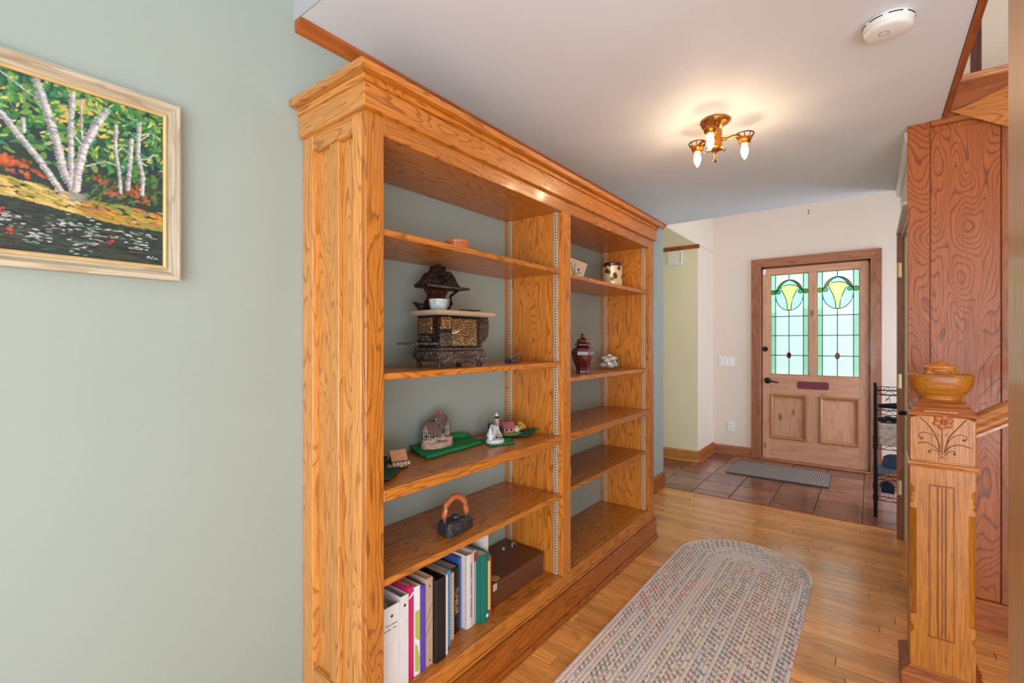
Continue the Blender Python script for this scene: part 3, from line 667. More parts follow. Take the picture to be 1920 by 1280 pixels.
    # painted signature
    for k, (cx, cy) in enumerate([(712, 1105), (718, 1112), (724, 1104), (732, 1110), (738, 1114), (746, 1106), (754, 1115), (764, 1112), (772, 1118)]): u, v = Q(cx, cy); dab(u, v, .0035, .0016, (k % 3)*1.1, (230, 230, 226), 1)
    b = B(); xs = WX+.012
    v = np.stack([np.full(NY*NZ, xs), (ya+YY*(yb-ya)).ravel(), (za+ZZ*(zb-za)).ravel()], 1)
    idx = np.arange(NY*NZ).reshape(NZ, NY); q = np.stack([idx[:-1, :-1], idx[:-1, 1:], idx[1:, 1:], idx[1:, :-1]], -1).reshape(-1, 4)
    me = bpy.data.meshes.new('canvas'); me.from_pydata((v-np.array([xs, 0, za])).tolist(), [], q.tolist())
    ca = me.color_attributes.new('paint', 'FLOAT_COLOR', 'POINT'); ca.data.foreach_set('color', np.concatenate([img.reshape(-1, 3), np.ones((NY*NZ, 1))], 1).astype(np.float32).ravel())
    k = NT('oil_paint'); k.base(k.n('ShaderNodeAttribute', _attribute_name='paint').outputs['Color']); k.rough(.5)
    k.bump(k.noise(k.n('ShaderNodeTexCoord').outputs['Object'], 260, 3), .3, .001); me.materials.append(k.m)
    o = bpy.data.objects.new('canvas', me); COL.objects.link(o); o.parent = pc; o.location = Vector((xs, 0, za))-ORG[pc.name]; o['label'] = 'oil painting of birch trunks over a stream bank'
canvas()
part('backing', B().box((WX+.001, PYa+.03, PZa+.03), (WX+.010, PYb-.03, PZb-.03)), M['timber'], pc)

# ================================================================= STAIR SIDE
ow = structure('wall_panelled', B().box((.212, 2.868, 0), (1.3, 2.90, CZ)), M['oak_panel'], grain='z')
part('stile_board', B().box((.132, 2.853, 0), (.210, 2.871, CZ-.001)), M['oak_panel'], ow, grain='z', bevel=.002)
part('panel_board', B().box((.212, 2.860, .135), (.437, 2.868, 2.20)), M['oak_panel'], ow, grain='z', bevel=.001)
part('stile_board', B().box((.438, 2.850, .135), (.52, 2.868, 2.20)), M['oak_trim'], ow, grain='z', bevel=.002)
part('panel_board', B().box((.522, 2.860, .135), (1.29, 2.868, 2.20)), M['oak_panel'], ow, grain='z', bevel=.001)
part('base_rail', B().box((.212, 2.842, 0), (1.29, 2.868, .133)), M['oak_dark'] if False else M['oak_trim'], ow, grain='x', bevel=.002)
part('top_moulding', B().box((.212, 2.846, 2.225), (1.29, 2.868, CZ-.001)), M['oak_trim'], ow, grain='x', bevel=.002)

nw = thing('newel_post', 'square carved oak newel post with flower carving and bowl finial at stair foot', 'newel post', (.1895, 2.243, 0))
nx0, nx1, ny0, ny1 = .106, .273, 2.16, 2.327
ch = .010
def octa(c, e=0): return [(nx0+c-e, ny0-e), (nx1-c+e, ny0-e), (nx1+e, ny0+c-e), (nx1+e, ny1-c+e), (nx1-c+e, ny1+e), (nx0+c-e, ny1+e), (nx0-e, ny1-c+e), (nx0-e, ny0+c-e)]
sh_ = B()
def stack(levels):
    # levels: (z, chamfer)
    vs = []; n = 8
    for z, c in levels: vs += [(x, y, z) for x, y in octa(c)]
    fs = [tuple(range(7, -1, -1))]+[(j*n+i, j*n+(i+1) % n, (j+1)*n+(i+1) % n, (j+1)*n+i) for j in range(len(levels)-1) for i in range(n)]+[tuple((len(levels)-1)*n+i for i in range(n))]
    sh_.add(vs, fs)
stack([(.02, .0015), (.232, .0015), (.245, .012), (.256, .012), (.268, .004), (.30, .002), (.3005, .018), (.669, .018), (.6705, .002), (.686, .0015), (.694, .010), (.700, .002), (.712, .008), (.722, .004), (.728, .011), (.742, .011), (.755, .0015), (.815, .0015)])
part('shaft', sh_, M['oak_newel'], nw, grain='z', bevel=.001)
part('bead', B().tube([(nx0-.001, ny0-.001, .826), (nx1+.001, ny0-.001, .826), (nx1+.001, ny1+.001, .826), (nx0-.001, ny1+.001, .826)], .0085, 8, closed=True).box((nx0+.002, ny0+.002, .814), (nx1-.002, ny1-.002, .838)), M['oak'], nw, grain='x', smooth=False)
top = [(nx0, .838), (nx1, .838), (nx1, .984), (nx1-.024, .996), (nx1-.046, 1.014), (nx0+.038, 1.014), (nx0+.018, .992), (nx0, .986)]
b = B().prism(top, 'y', ny0, ny1)
part('carved_block', b, M['oak_newel'], nw, grain='z', bevel=.002)
top2 = [(ny0-.0, .838), (ny1, .838), (ny1, .984), (ny1-.024, .996), (ny1-.046, 1.013), (ny0+.046, 1.013), (ny0+.024, .996), (ny0, .984)]
b = B().prism([(p, q) for p, q in [(ny0+.004, .84), (ny1-.004, .84), (ny1-.004, .986), (ny1-.026, .997), (ny1-.046, 1.0125), (ny0+.046, 1.0125), (ny0+.026, .997), (ny0+.004, .986)]], 'x', nx0-.0012, nx1+.0012)
part('side_carving', b, M['oak_newel'], nw, grain='z', bevel=.001)
# carved lines and flower on the front face
M['carve'] = plain('carved_groove', srgb(120, 60, 20), .6)
yc = ny0-.0006
def groove(b, pts, r): b.tube([(x, yc, z) for x, z in pts], r, 6, flat=1)
cv = B()
from mathutils import geometry as _g
def smooth_pts(p, n=5):
    out = []
    for i in range(len(p)-1):
        p0 = p[max(i-1, 0)]; p1 = p[i]; p2 = p[i+1]; p3 = p[min(i+2, len(p)-1)]
        for k in range(n):
            t = k/n
            out.append(tuple(.5*((2*p1[j])+(-p0[j]+p2[j])*t+(2*p0[j]-5*p1[j]+4*p2[j]-p3[j])*t*t+(-p0[j]+3*p1[j]-3*p2[j]+p3[j])*t**3) for j in range(2)))
    out.append(p[-1]); return out
lines = dict(stem=[(.190, .95), (.190, .865)], gl=[(.132, .989), (.157, .959), (.176, .923), (.185, .877)], gr=[(.25, .99), (.226, .954), (.207, .923), (.196, .875)],
    l1=[(.185, .89), (.173, .923), (.15, .935), (.134, .933), (.13, .917), (.137, .914)], r1=[(.198, .892), (.213, .923), (.235, .937), (.25, .932), (.25, .922), (.244, .919)],
    l2=[(.185, .873), (.169, .892), (.147, .902), (.127, .897)], r2=[(.195, .87), (.21, .894), (.235, .903), (.262, .896)], l3=[(.185, .86), (.176, .876), (.163, .879), (.155, .871)], r3=[(.196, .862), (.207, .876), (.22, .88), (.224, .872)], base=[(.182, .849), (.19, .858), (.198, .85)], b1=[(.177, .936), (.184, .927)], b2=[(.203, .937), (.197, .928)])
for k_, p in lines.items(): groove(cv, smooth_pts(p), .0016 if k_ in ('gl', 'gr', 'l2', 'r2') else .0011)
for x, z in ((.137, .915), (.244, .92), (.158, .871), (.221, .871)): cv.ball((x, yc, z), (.0042, .002, .0042), 10)
part('carved_stems', cv, M['carve'], nw)
fb = B()
for k in range(6):
    a = R(60*k+20); fb.ball((.1925+.0165*math.cos(a), yc, .976+.0155*math.sin(a)), (.0115, .0035, .010), 12)
    fb.ball((.1925+.0225*math.cos(a), yc-.0008, .976+.021*math.sin(a)), (.006, .003, .006), 8)
part('carved_flower', fb, M['oak_trim'], nw, smooth=True, label='carved reddish flower')
part('flower_centre', B().ball((.1925, yc-.003, .976), (.005, .003, .005), 10), M['oak_newel'], nw, smooth=True)
# fluted inset panel on the front of the shaft
ip = B()
zx0, zx1, zz0, zz1 = .157, .220, .236, .757
for x in (zx0, .1785, .1905, .1985, zx1): ip.box((x-.0011, ny0-.0008, zz0), (x+.0011, ny0+.0005, zz1))
for z in (zz0, zz1): ip.box((zx0-.002, ny0-.001, z-.0018), (zx1+.002, ny0+.0005, z+.0018))
part('fluted_inset', ip, M['carve'], nw)
rb = B()
for x0, x1 in ((.160, .1765), (.1805, .189), (.2, .2165)): rb.box((x0, ny0-.0015, zz0+.004), (x1, ny0+.0005, zz1-.004))
part('flute', rb, M['oak_newel'], nw, grain='z', bevel=.001)
# base plinth
def sq(e, z): return [(nx0-e, ny0-e, z), (nx1+e, ny0-e, z), (nx1+e, ny1+e, z), (nx0-e, ny1+e, z)]
lv_ = [(.024, 0), (.024, .086), (.026, .088), (.026, .094), (.0225, .100), (.004, .116), (.0015, .120)]
pb = B(); vs = []
for e, z in lv_: vs += sq(e, z)
pb.add(vs, [(3, 2, 1, 0)]+[(j*4+i, j*4+(i+1) % 4, (j+1)*4+(i+1) % 4, (j+1)*4+i) for j in range(len(lv_)-1) for i in range(4)]+[tuple(len(vs)-4+i for i in range(4))])
part('base_plinth', pb, M['oak_trim'], nw, grain='x', bevel=.001)
# cap mouldings (square) and bowl finial (rounded square) with lid
cx_, cy_ = .1895, 2.243
lv_ = [(.0, .992), (.006, 1.0), (.0, 1.008), (-.006, 1.012), (-.002, 1.018), (-.008, 1.024), (-.018, 1.028), (-.014, 1.034), (-.022, 1.040), (-.030, 1.046), (-.034, 1.049)]
pb = B(); vs = []
for e, z in lv_: vs += sq(e, z)
pb.add(vs, [(3, 2, 1, 0)]+[(j*4+i, j*4+(i+1) % 4, (j+1)*4+(i+1) % 4, (j+1)*4+i) for j in range(len(lv_)-1) for i in range(4)]+[tuple(len(vs)-4+i for i in range(4))])
part('cap_moulding', pb, M['oak_trim'], nw, grain='x', bevel=.001)
part('finial_bowl', B().lathe([(.056, 1.046), (.060, 1.050), (.057, 1.055), (.056, 1.058), (.070, 1.070), (.080, 1.085), (.086, 1.102), (.089, 1.120), (.089, 1.130), (.086, 1.135), (.070, 1.137), (.050, 1.137)], (cx_, cy_, 0), 48, sq=2.6), M['oak_newel'], nw, grain='x', smooth=True)
part('finial_lid', B().lathe([(.052, 1.136), (.050, 1.140), (.044, 1.144), (.042, 1.153), (.047, 1.158), (.048, 1.161), (.042, 1.164), (.029, 1.170), (.020, 1.173), (.012, 1.180), (0, 1.184)], (cx_, cy_, 0), 40, sq=2.5), M['oak'], nw, grain='x', smooth=True)

# handrail rising to the right from the newel
hr = thing('handrail', 'moulded oak handrail rising right from the carved newel post', 'handrail', (.27, 2.243, .92))
def rail_sect(y0, x0, z0, x1, z1, prof):
    k = len(prof); vs = [(x0, y0+a, z0+c) for a, c in prof]+[(x1, y0+a, z1+c) for a, c in prof]
    return B().add(vs, [tuple(range(k-1, -1, -1)), tuple(range(k, 2*k))]+[(i, (i+1) % k, k+(i+1) % k, k+i) for i in range(k)])
prof = [(-.022, -.040), (.022, -.040), (.022, -.030), (.016, -.026), (.024, -.018), (.026, -.008), (.020, .0), (.030, .008), (.034, .020), (.030, .032), (.018, .040), (-.018, .040), (-.030, .032), (-.034, .020), (-.030, .008), (-.020, .0), (-.026, -.008), (-.024, -.018), (-.016, -.026), (-.022, -.030)]
sl = .66
part('rail', rail_sect(2.243, .2742, .958, 1.29, .958+sl*1.0158, prof), M['rail'], hr, grain='x')
# a short flight to the right, out of the frame
st = thing('staircase', 'oak stair flight behind the near jamb, mostly out of view', 'staircase', (1.0, 2.5, 0))
for i in range(3):
    x = .66+.22*i; part('riser', B().box((x, 2.2, .0 if i == 0 else .18*i), (x+.02, 2.84, .18*(i+1)-.025)), M['oak'], st, grain='y')
    part('tread', B().box((x-.025, 2.2, .18*(i+1)-.025), (min(x+.24, 1.29), 2.84, .18*(i+1))), M['oak'], st, grain='y', bevel=.003)
    part('baluster', B().lathe([(.016, .18*(i+1)), (.016, .18*(i+1)+.2), (.010, .18*(i+1)+.24), (.016, .18*(i+1)+.4), (.010, .18*(i+1)+.52), (.014, .90+sl*(x+.1-.27))], (x+.1, 2.243, 0), 12), M['oak'], st, smooth=True)
# jamb post close to the camera on the right
structure('trim_5', B().box((.1595, .868, 0), (.30, 1.0, 3.0)), M['post'], grain='z', bevel=.006)
# stairwell opening: edge trim, landing, boards, baluster
structure('trim_6', B().box((.249, .80, CZ-.006), (.270, 2.845, CZ+.20)), M['oak_trim'], grain='y', bevel=.002)
lg = thing('stair_landing', 'oak landing edge and slanting boards above the panelled wall', 'stair landing', (.8, 3.2, 2.26))
part('landing_board', B().box((.25, 2.878, 2.385), (1.29, 3.74, 2.41)), M['oak'], lg, grain='x')
part('nosing', B().prism([(2.845, 2.396), (2.85, 2.389), (2.876, 2.389), (2.876, 2.424), (2.852, 2.424), (2.845, 2.417), (2.850, 2.408)], 'x', .303, 1.29), M['oak'], lg, grain='x')
part('fascia_board', B().box((.272, 2.862, 2.251), (1.29, 2.876, 2.389)), M['oak_trim'], lg, grain='x')
part('winder_board', B().prism([(.278, 2.268), (.31, 2.272), (.50, 2.345), (1.29, 2.345), (1.29, 2.10), (.60, 2.10), (.46, 2.150)], 'y', 2.838, 2.848), M['oak'], lg, grain='x', bevel=.001)
bl = thing('stair_baluster', 'dark turned-looking square baluster standing on the landing edge', 'baluster', (.372, 2.93, 2.41))
bl['label'] = 'dark purple-brown square baluster on the stair landing edge'
part('shaft', B().box((.352, 2.912, 2.41), (.386, 2.946, 3.3)), M['oak_dark'], bl, grain='z', bevel=.002)
part('foot', B().box((.350, 2.909, 2.41), (.389, 2.949, 2.418)), M['oak_dark'], bl, grain='z')

# ================================================================= RUG
rug = thing('braided_rug', 'long oval braided rug in grey, beige and red on the oak floor', 'rug', (-.583, 1.9, 0))
def braid_mat():
    k = NT('braided_wool'); at = k.n('ShaderNodeAttribute', _attribute_name='b').outputs['Vector']
    sx = k.n('ShaderNodeSeparateXYZ', i0=at); s, t, rid = sx.outputs[0], sx.outputs[1], sx.outputs[2]
    side = k.math('GREATER_THAN', t, 0.0); at_ = k.math('ABSOLUTE', t)
    ph = k.math('FRACT', k.math('ADD', k.math('ADD', k.math('MULTIPLY', s, 62.0), k.math('MULTIPLY', side, .5)), k.math('MULTIPLY', at_, .7)))
    lobe = k.math('SINE', k.math('MULTIPLY', ph, PI))
    vec = k.n('ShaderNodeCombineXYZ', i0=k.math('MULTIPLY', s, 1.1), i1=k.math('MULTIPLY', rid, 7.31), i2=0.0).outputs[0]
    n1 = k.noise(vec, 1.0, 1.5); n2 = k.noise(k.vmath('ADD', vec, (31.0, 5.0, 2.0)), 1.3, 1)
    acc = k.ramp(n1, [(0, srgb(70, 66, 70)), (.38, srgb(100, 92, 90)), (.46, srgb(124, 124, 134)), (.54, srgb(190, 40, 62)), (.61, srgb(110, 98, 90)), (.70, srgb(118, 130, 160)), (.8, srgb(86, 80, 82))], 'CONSTANT')
    basec = k.ramp(n2, [(0, srgb(236, 224, 216)), (.42, srgb(238, 226, 212)), (.5, srgb(226, 220, 220)), (.58, srgb(240, 220, 212)), (.66, srgb(234, 228, 224))], 'CONSTANT')
    # every stitch of the accent strand: one lobe out of two
    cell = k.math('FLOOR', k.math('ADD', k.math('MULTIPLY', s, 62.0), k.math('MULTIPLY', side, .5)))
    par = k.math('MODULO', cell, 2.0)
    wn = k.n('ShaderNodeTexWhiteNoise', _noise_dimensions='3D'); k.set(wn.inputs['Vector'], k.n('ShaderNodeCombineXYZ', i0=cell, i1=rid, i2=side).outputs[0])
    plainring = k.math('GREATER_THAN', k.noise(k.n('ShaderNodeCombineXYZ', i0=k.math('MULTIPLY', rid, 3.77), i1=k.math('MULTIPLY', s, .25)).outputs[0], 1.0, 0), .56)
    m = k.math('MULTIPLY', k.math('GREATER_THAN', k.math('ADD', k.math('MULTIPLY', par, .5), k.math('MULTIPLY', wn.outputs[0], .5)), .62), k.math('GREATER_THAN', lobe, .35))
    m = k.math('MULTIPLY', m, k.math('SUBTRACT', 1.0, k.math('MULTIPLY', plainring, .85)))
    c = k.mix(k.math('MULTIPLY', m, .75), basec, acc)
    k.base(c); k.rough(.95); k.p.inputs['Specular IOR Level'].default_value = .15
    k.bump(lobe, .45, .002); return k.m
M['braid'] = braid_mat()
RC, YA, YB, NR = -.583, 1.20, 2.848, 20
rw = .342/NR
for i in range(NR):
    r0 = rw*(i+.5); pts = []
    n = 16+i*2
    for k in range(n+1): a = PI*k/n; pts.append((RC+r0*math.cos(a), YB+r0*math.sin(a)))
    for k in range(1, 24): pts.append((RC-r0, YB-(YB-YA)*k/24))
    for k in range(n+1): a = PI+PI*k/n; pts.append((RC+r0*math.cos(a), YA+r0*math.sin(a)))
    for k in range(1, 24): pts.append((RC+r0, YA+(YB-YA)*k/24))
    L = len(pts); vs = []; av = []; s = 0; hw = rw/2*.98
    cs = [(-1, .0), (-1, .006), (-.8, .0082), (-.35, .0092), (0, .0084), (.35, .0092), (.8, .0082), (1, .006), (1, .0)]
    for q in range(L+1):
        p = pts[q % L]; a = pts[(q-1) % L]; c = pts[(q+1) % L]
        if q: s += math.dist(pts[q-1], p) if q < L else math.dist(pts[-1], pts[0])
        tx, ty = c[0]-a[0], c[1]-a[1]; ln = math.hypot(tx, ty); nx, ny = ty/ln, -tx/ln
        for u, h in cs: vs.append((p[0]+nx*u*hw, p[1]+ny*u*hw, h+.0008)); av.append((s, u, i))
    K = len(cs); b = B().add(vs, [(q*K+j, q*K+j+1, (q+1)*K+j+1, (q+1)*K+j) for q in range(L) for j in range(K-1)])
    o = part('braid_ring', b, M['braid'], rug, smooth=True)
    o.data.attributes.new('b', 'FLOAT_VECTOR', 'POINT').data.foreach_set('vector', np.array(av, dtype=np.float32).ravel())

# door mat
mt = thing('door_mat', 'small grey ribbed doormat on the tiles before the door', 'doormat', (-.70, 5.08, 0))
k = NT('ribbed_grey_jute'); tc = k.n('ShaderNodeTexCoord').outputs['Object']
wv = k.n('ShaderNodeTexWave', _wave_type='BANDS', _bands_direction='X'); k.set(wv.inputs['Vector'], tc); wv.inputs['Scale'].default_value = 18; wv.inputs['Distortion'].default_value = 1
k.base(k.mix(k.math('MULTIPLY', k.noise(tc, 260, 2), wv.outputs['Fac']), srgb(84, 76, 72), srgb(208, 196, 184))); k.rough(.95); k.bump(wv.outputs['Fac'], .5, .003); M['jute'] = k.m
TM = Matrix.Translation((-.70, 5.07, 0)) @ Matrix.Rotation(R(.8), 4, 'Z')
part('weave', B().box((-.40, -.262, .001), (.40, .262, .011)).T(TM), M['jute'], mt, bevel=.003)
bb = B()
for a, c in (((-.405, -.268, .0), (.405, -.258, .012)), ((-.405, .258, .0), (.405, .268, .012)), ((-.408, -.268, .0), (-.398, .268, .012)), ((.398, -.268, .0), (.408, .268, .012))): bb.box(a, c)
part('binding', bb.T(TM), plain('mat_binding', srgb(92, 88, 88), .9), mt, bevel=.002)

# ================================================================= CEILING FIXTURES
fx = thing('ceiling_light', 'antique brass three-arm ceiling light with bare candle bulbs', 'ceiling light', (-.563, 2.251, 2.06))
fcx, fcy = -.563, 2.251
part('canopy', B().lathe([(.0, 2.249), (.062, 2.249), (.064, 2.243), (.052, 2.232), (.034, 2.222), (.026, 2.205), (0, 2.205)], (fcx, fcy, 0), 32, flute=.03), M['antique_brass'], fx, smooth=True)
part('column', B().lathe([(.024, 2.21), (.028, 2.20), (.027, 2.15), (.030, 2.13), (.034, 2.122), (.026, 2.114), (.012, 2.108), (0, 2.106)], (fcx, fcy, 0), 24, flute=.05), M['antique_brass'], fx, smooth=True)
fin = B().lathe([(.004, 2.108), (.004, 2.10), (.007, 2.096), (.003, 2.09), (.007, 2.084), (.004, 2.078), (.010, 2.072), (.006, 2.064), (0, 2.058)], (fcx, fcy, 0), 14)
for q in range(4):
    a = PI/2*q+.3; fin.tube([(fcx+.02*math.cos(a), fcy+.02*math.sin(a), 2.118), (fcx+.038*math.cos(a), fcy+.038*math.sin(a), 2.108), (fcx+.046*math.cos(a), fcy+.046*math.sin(a), 2.116)], [.004, .003, .002], 6)
part('finial', fin, M['brass_dark'], fx, smooth=True)
for (ax, ay) in ((-.553, 2.130), (-.655, 2.300), (-.457, 2.330)):
    d = Vector((ax-fcx, ay-fcy, 0)); L = d.length; u = d/L
    P = lambda t, z: (fcx+u.x*L*t, fcy+u.y*L*t, z)
    arm = part('arm', B().tube([P(.22, 2.165), P(.4, 2.168), P(.6, 2.180), P(.8, 2.182), P(.97, 2.165)], [.008, .0065, .006, .006, .008], 10), M['antique_brass'], fx, smooth=True)
    cup = B().lathe([(.010, 2.176), (.024, 2.172), (.030, 2.168), (.026, 2.156), (.022, 2.144), (.018, 2.142), (.012, 2.142)], (ax, ay, 0), 24)
    part('socket_cup', cup, M['antique_brass'], fx, smooth=True)
    gl = B().tube([(ax+.038*math.cos(2*PI*q/24), ay+.038*math.sin(2*PI*q/24), 2.186) for q in range(24)], .0028, 6, closed=True)
    for q in range(9): a = 2*PI*q/9; gl.tube([(ax+.030*math.cos(a), ay+.030*math.sin(a), 2.168), (ax+.038*math.cos(a), ay+.038*math.sin(a), 2.186)], .0022, 6)
    part('gallery', gl, M['brass_dark'], fx)
    part('bulb', B().lathe([(.009, 2.143), (.011, 2.135), (.0155, 2.118), (.0155, 2.106), (.011, 2.09), (.004, 2.078), (0, 2.072)], (ax, ay, 0), 16), M['bulb'], fx, smooth=True, label='lit warm candle bulb')
sd = thing('smoke_detector', 'round white smoke detector on the ceiling', 'smoke detector', (.040, 1.872, 2.204))
part('body', B().lathe([(.0, 2.2495), (.058, 2.2495), (.064, 2.245), (.064, 2.228), (.059, 2.223), (.061, 2.219), (.060, 2.213), (.050, 2.208), (.0, 2.2065)], (.040, 1.872, 0), 48), M['white'], sd, smooth=True, bevel=0)
slt = B()
for q in range(8):
    a0 = 2*PI*q/8
    pts = [(.040+.0644*math.cos(a0+.55*j/6), 1.872+.0644*math.sin(a0+.55*j/6), 2.2365) for j in range(7)]; slt.tube(pts, .0017, 6)
part('vent_slot', slt, M['slot'], sd)
part('test_button', B().tube([(.030+.013*math.cos(2*PI*q/24), 1.862+.013*math.sin(2*PI*q/24), 2.2065) for q in range(24)], .0011, 6, closed=True), plain('button_ring', srgb(150, 146, 150), .5), sd)

# ================================================================= WALL DEVICES
dc = thing('door_chime', 'square white door chime box high on the cream alcove wall', 'door chime', (-1.66, 5.02, 2.06))
part('case', B().box((-1.736, 4.995, 2.06), (-1.585, 5.03, 2.208)), M['white'], dc, bevel=.004, seg=2)
part('grille', B().box((-1.722, 4.991, 2.074), (-1.605, 4.996, 2.194)), M['white_trim'], dc, bevel=.003)
part('side_slot', B().box((-1.601, 4.993, 2.08), (-1.595, 4.9965, 2.19)), plain('slot_grey', srgb(150, 140, 134), .6), dc)
sw = thing('light_switch', 'white triple light switch plate left of the front door', 'light switch', (-1.282, YF-.004, .97))
part('plate', B().box((-1.362, YF-.006, .975), (-1.202, YF, 1.083)), M['white'], sw, bevel=.003)
for q in range(3): part('rocker', B().box((-1.340+q*.046, YF-.010, .995), (-1.316+q*.046, YF-.005, 1.063)), M['white_trim'], sw, bevel=.0015)
ol = thing('outlet', 'white duplex wall outlet low on the wall left of the front door', 'outlet', (-1.236, YF-.004, .255))
part('plate', B().box((-1.273, YF-.006, .256), (-1.199, YF, .365)), M['white'], ol, bevel=.003)
for z in (.287, .334):
    part('socket', B().prism([(-1.236+.017*math.cos(R(t)), z+.015*math.sin(R(t))) for t in range(0, 360, 20)], 'y', YF-.009, YF-.005), M['white_trim'], ol)
    part('slot', B().box((-1.243, YF-.0095, z-.004), (-1.2405, YF-.0088, z+.006)).box((-1.232, YF-.0095, z-.004), (-1.2295, YF-.0088, z+.006)), M['slot'], ol)
tag(part('wall_screw', B().ball((-.508, YF-.001, 2.572), (.007, .004, .007), 8).ball((-.508, YF-.001, 2.548), (.006, .004, .006), 8), M['slot']), 'tiny dark pair of screw holes above the front door', 'screw')

# ================================================================= SHOE RACK
rk = thing('shoe_rack', 'tall black wire shoe rack behind the closet door casing', 'shoe rack', (.28, 4.42, 0))
for x in (.022, .55):
    for yy in (4.25, 4.58): part('post', B().tube([(x, yy, 0), (x, yy, .925)], .0125, 12).tube([(x, yy, .925), (x, yy, .932)], .0145, 12), M['black'], rk)
def wshelf(z, zz=True):
    b = B()
    for yy in (4.25, 4.58):
        b.tube([(.022, yy, z), (.55, yy, z)], .0028, 6).tube([(.022, yy, z-.03), (.55, yy, z-.03)], .0028, 6)
        if zz: b.tube([(.03+.034*q, yy, z-.002-(.026 if q % 2 else 0)) for q in range(16)], .0022, 6)
    for x in (.022, .55): b.tube([(x, 4.25, z), (x, 4.58, z)], .0028, 6).tube([(x, 4.25, z-.03), (x, 4.58, z-.03)], .0028, 6)
    for q in range(20): x = .045+q*.026; b.tube([(x, 4.25, z+.002), (x, 4.58, z+.002)], .0016, 5)
    return part('wire_shelf', b, M['black'], rk)
for z in (.905, .76, .515, .30, .15): wshelf(z)
cl = B()
for z in (.515, .15):
    for yy in (4.25, 4.58): cl.tube([(.022, yy, z-.034), (.022, yy, z+.008)], .017, 12)
part('collar', cl, M['black'], rk)
b = B().tube([(.045, 4.24, .87), (.30, 4.24, .87)], .0028, 6).tube([(.09+.012*math.cos(t), 4.238, .835+.014*math.sin(t)) for t in [q*.5-1 for q in range(10)]]+[(.105, 4.238, .87)], .0022, 6)
part('hook_rail', b, M['black'], rk)
bx = thing('storage_box', 'white patterned fabric box on the middle shelf of the shoe rack', 'box', (.20, 4.40, .519))
M['box_print'] = speckle('white_box_print', srgb(226, 220, 224), srgb(196, 186, 192), 38, .55, .7)
part('body', B().box((.045, 4.262, .519), (.36, 4.57, .665)), M['box_print'], bx, bevel=.004)
part('seam', B().box((.043, 4.26, .655), (.362, 4.572, .662)), M['white'], bx, bevel=.002)
gv = B()
for q in range(7): gv.ball((.06+.035*q, 4.36+rnd.uniform(-.04, .04), .686+.006*(q % 2)), (.035, .06, .018), 10, k=6)
tag(part('folded_gloves', gv, M['blackmatte'], smooth=True), 'black folded gloves lying on the white fabric box', 'gloves')
um = B().tube([(.04, 4.30, .787), (.14, 4.33, .790), (.30, 4.36, .795)], [.014, .022, .012], 8).tube([(.06, 4.36, .780), (.35, 4.40, .782)], .014, 8)
tag(part('umbrella', um, M['blackmatte'], smooth=True), 'folded black umbrella lying on the upper rack shelf', 'umbrella')
def hat():
    t = thing('bucket_hat', 'blue denim sun hat on the lower shelf of the shoe rack', 'hat', (.15, 4.38, .304))
    M['denim'] = plain('denim_blue', srgb(78, 98, 138), .9, 0, .25, 40, .3, 500)
    part('crown', B().lathe([(.085, .335), (.082, .37), (.074, .41), (.05, .425), (0, .42)], (.14, 4.38, 0), 20), M['denim'], t, smooth=True)
    n = 28; vs = []
    for j, (r, z) in enumerate([(.083, .345), (.11, .33), (.14, .312)]):
        for q in range(n): a = 2*PI*q/n; vs.append((.14+r*math.cos(a), 4.38+r*math.sin(a), z+.010*j*math.sin(3*a)))
    b = B().add(vs, [(j*n+q, j*n+(q+1) % n, (j+1)*n+(q+1) % n, (j+1)*n+q) for j in range(2) for q in range(n)])
    o = part('brim', b, plain('denim_brim', srgb(120, 138, 168), .9, 0, .2, 40), t, smooth=True); md = o.modifiers.new('solid', 'SOLIDIFY'); md.thickness = .004
hat()
def shoe(x, y, z, m, lab):
    t = thing('shoe', lab, 'shoe', (x, y, z), 'shoes on the bottom shelf of the rack')
    prof = [(-.12, .034, .075), (-.10, .038, .08), (-.05, .036, .07), (0, .038, .058), (.05, .044, .045), (.10, .042, .036), (.125, .02, .025)]
    vs = []; n = 12
    for (yy, wdt, h) in prof:
        for q in range(n): a = PI*q/(n-1); vs.append((x+wdt*math.cos(a), y+yy, z+.016+h*math.sin(a)**.7))
    fs = [(j*n+q, j*n+q+1, (j+1)*n+q+1, (j+1)*n+q) for j in range(len(prof)-1) for q in range(n-1)]+[tuple(range(n)), tuple((len(prof)-1)*n+q for q in range(n))]
    part('upper', B().add(vs, fs), m, t, smooth=True)
    part('sole', B().prism([(x+w_, y+yy) for yy, w_, h in prof]+[(x-w_, y+yy) for yy, w_, h in prof[::-1]], 'z', z, z+.018), M['white'] if m is not M['blackmatte'] else M['black'], t)
M['navy'] = plain('navy_canvas', srgb(36, 50, 84), .85)
shoe(.09, 4.40, .154, M['navy'], 'navy blue shoe at the left end of the bottom rack shelf'); shoe(.19, 4.40, .154, M['navy'], 'navy blue shoe second from the left on the bottom rack shelf')

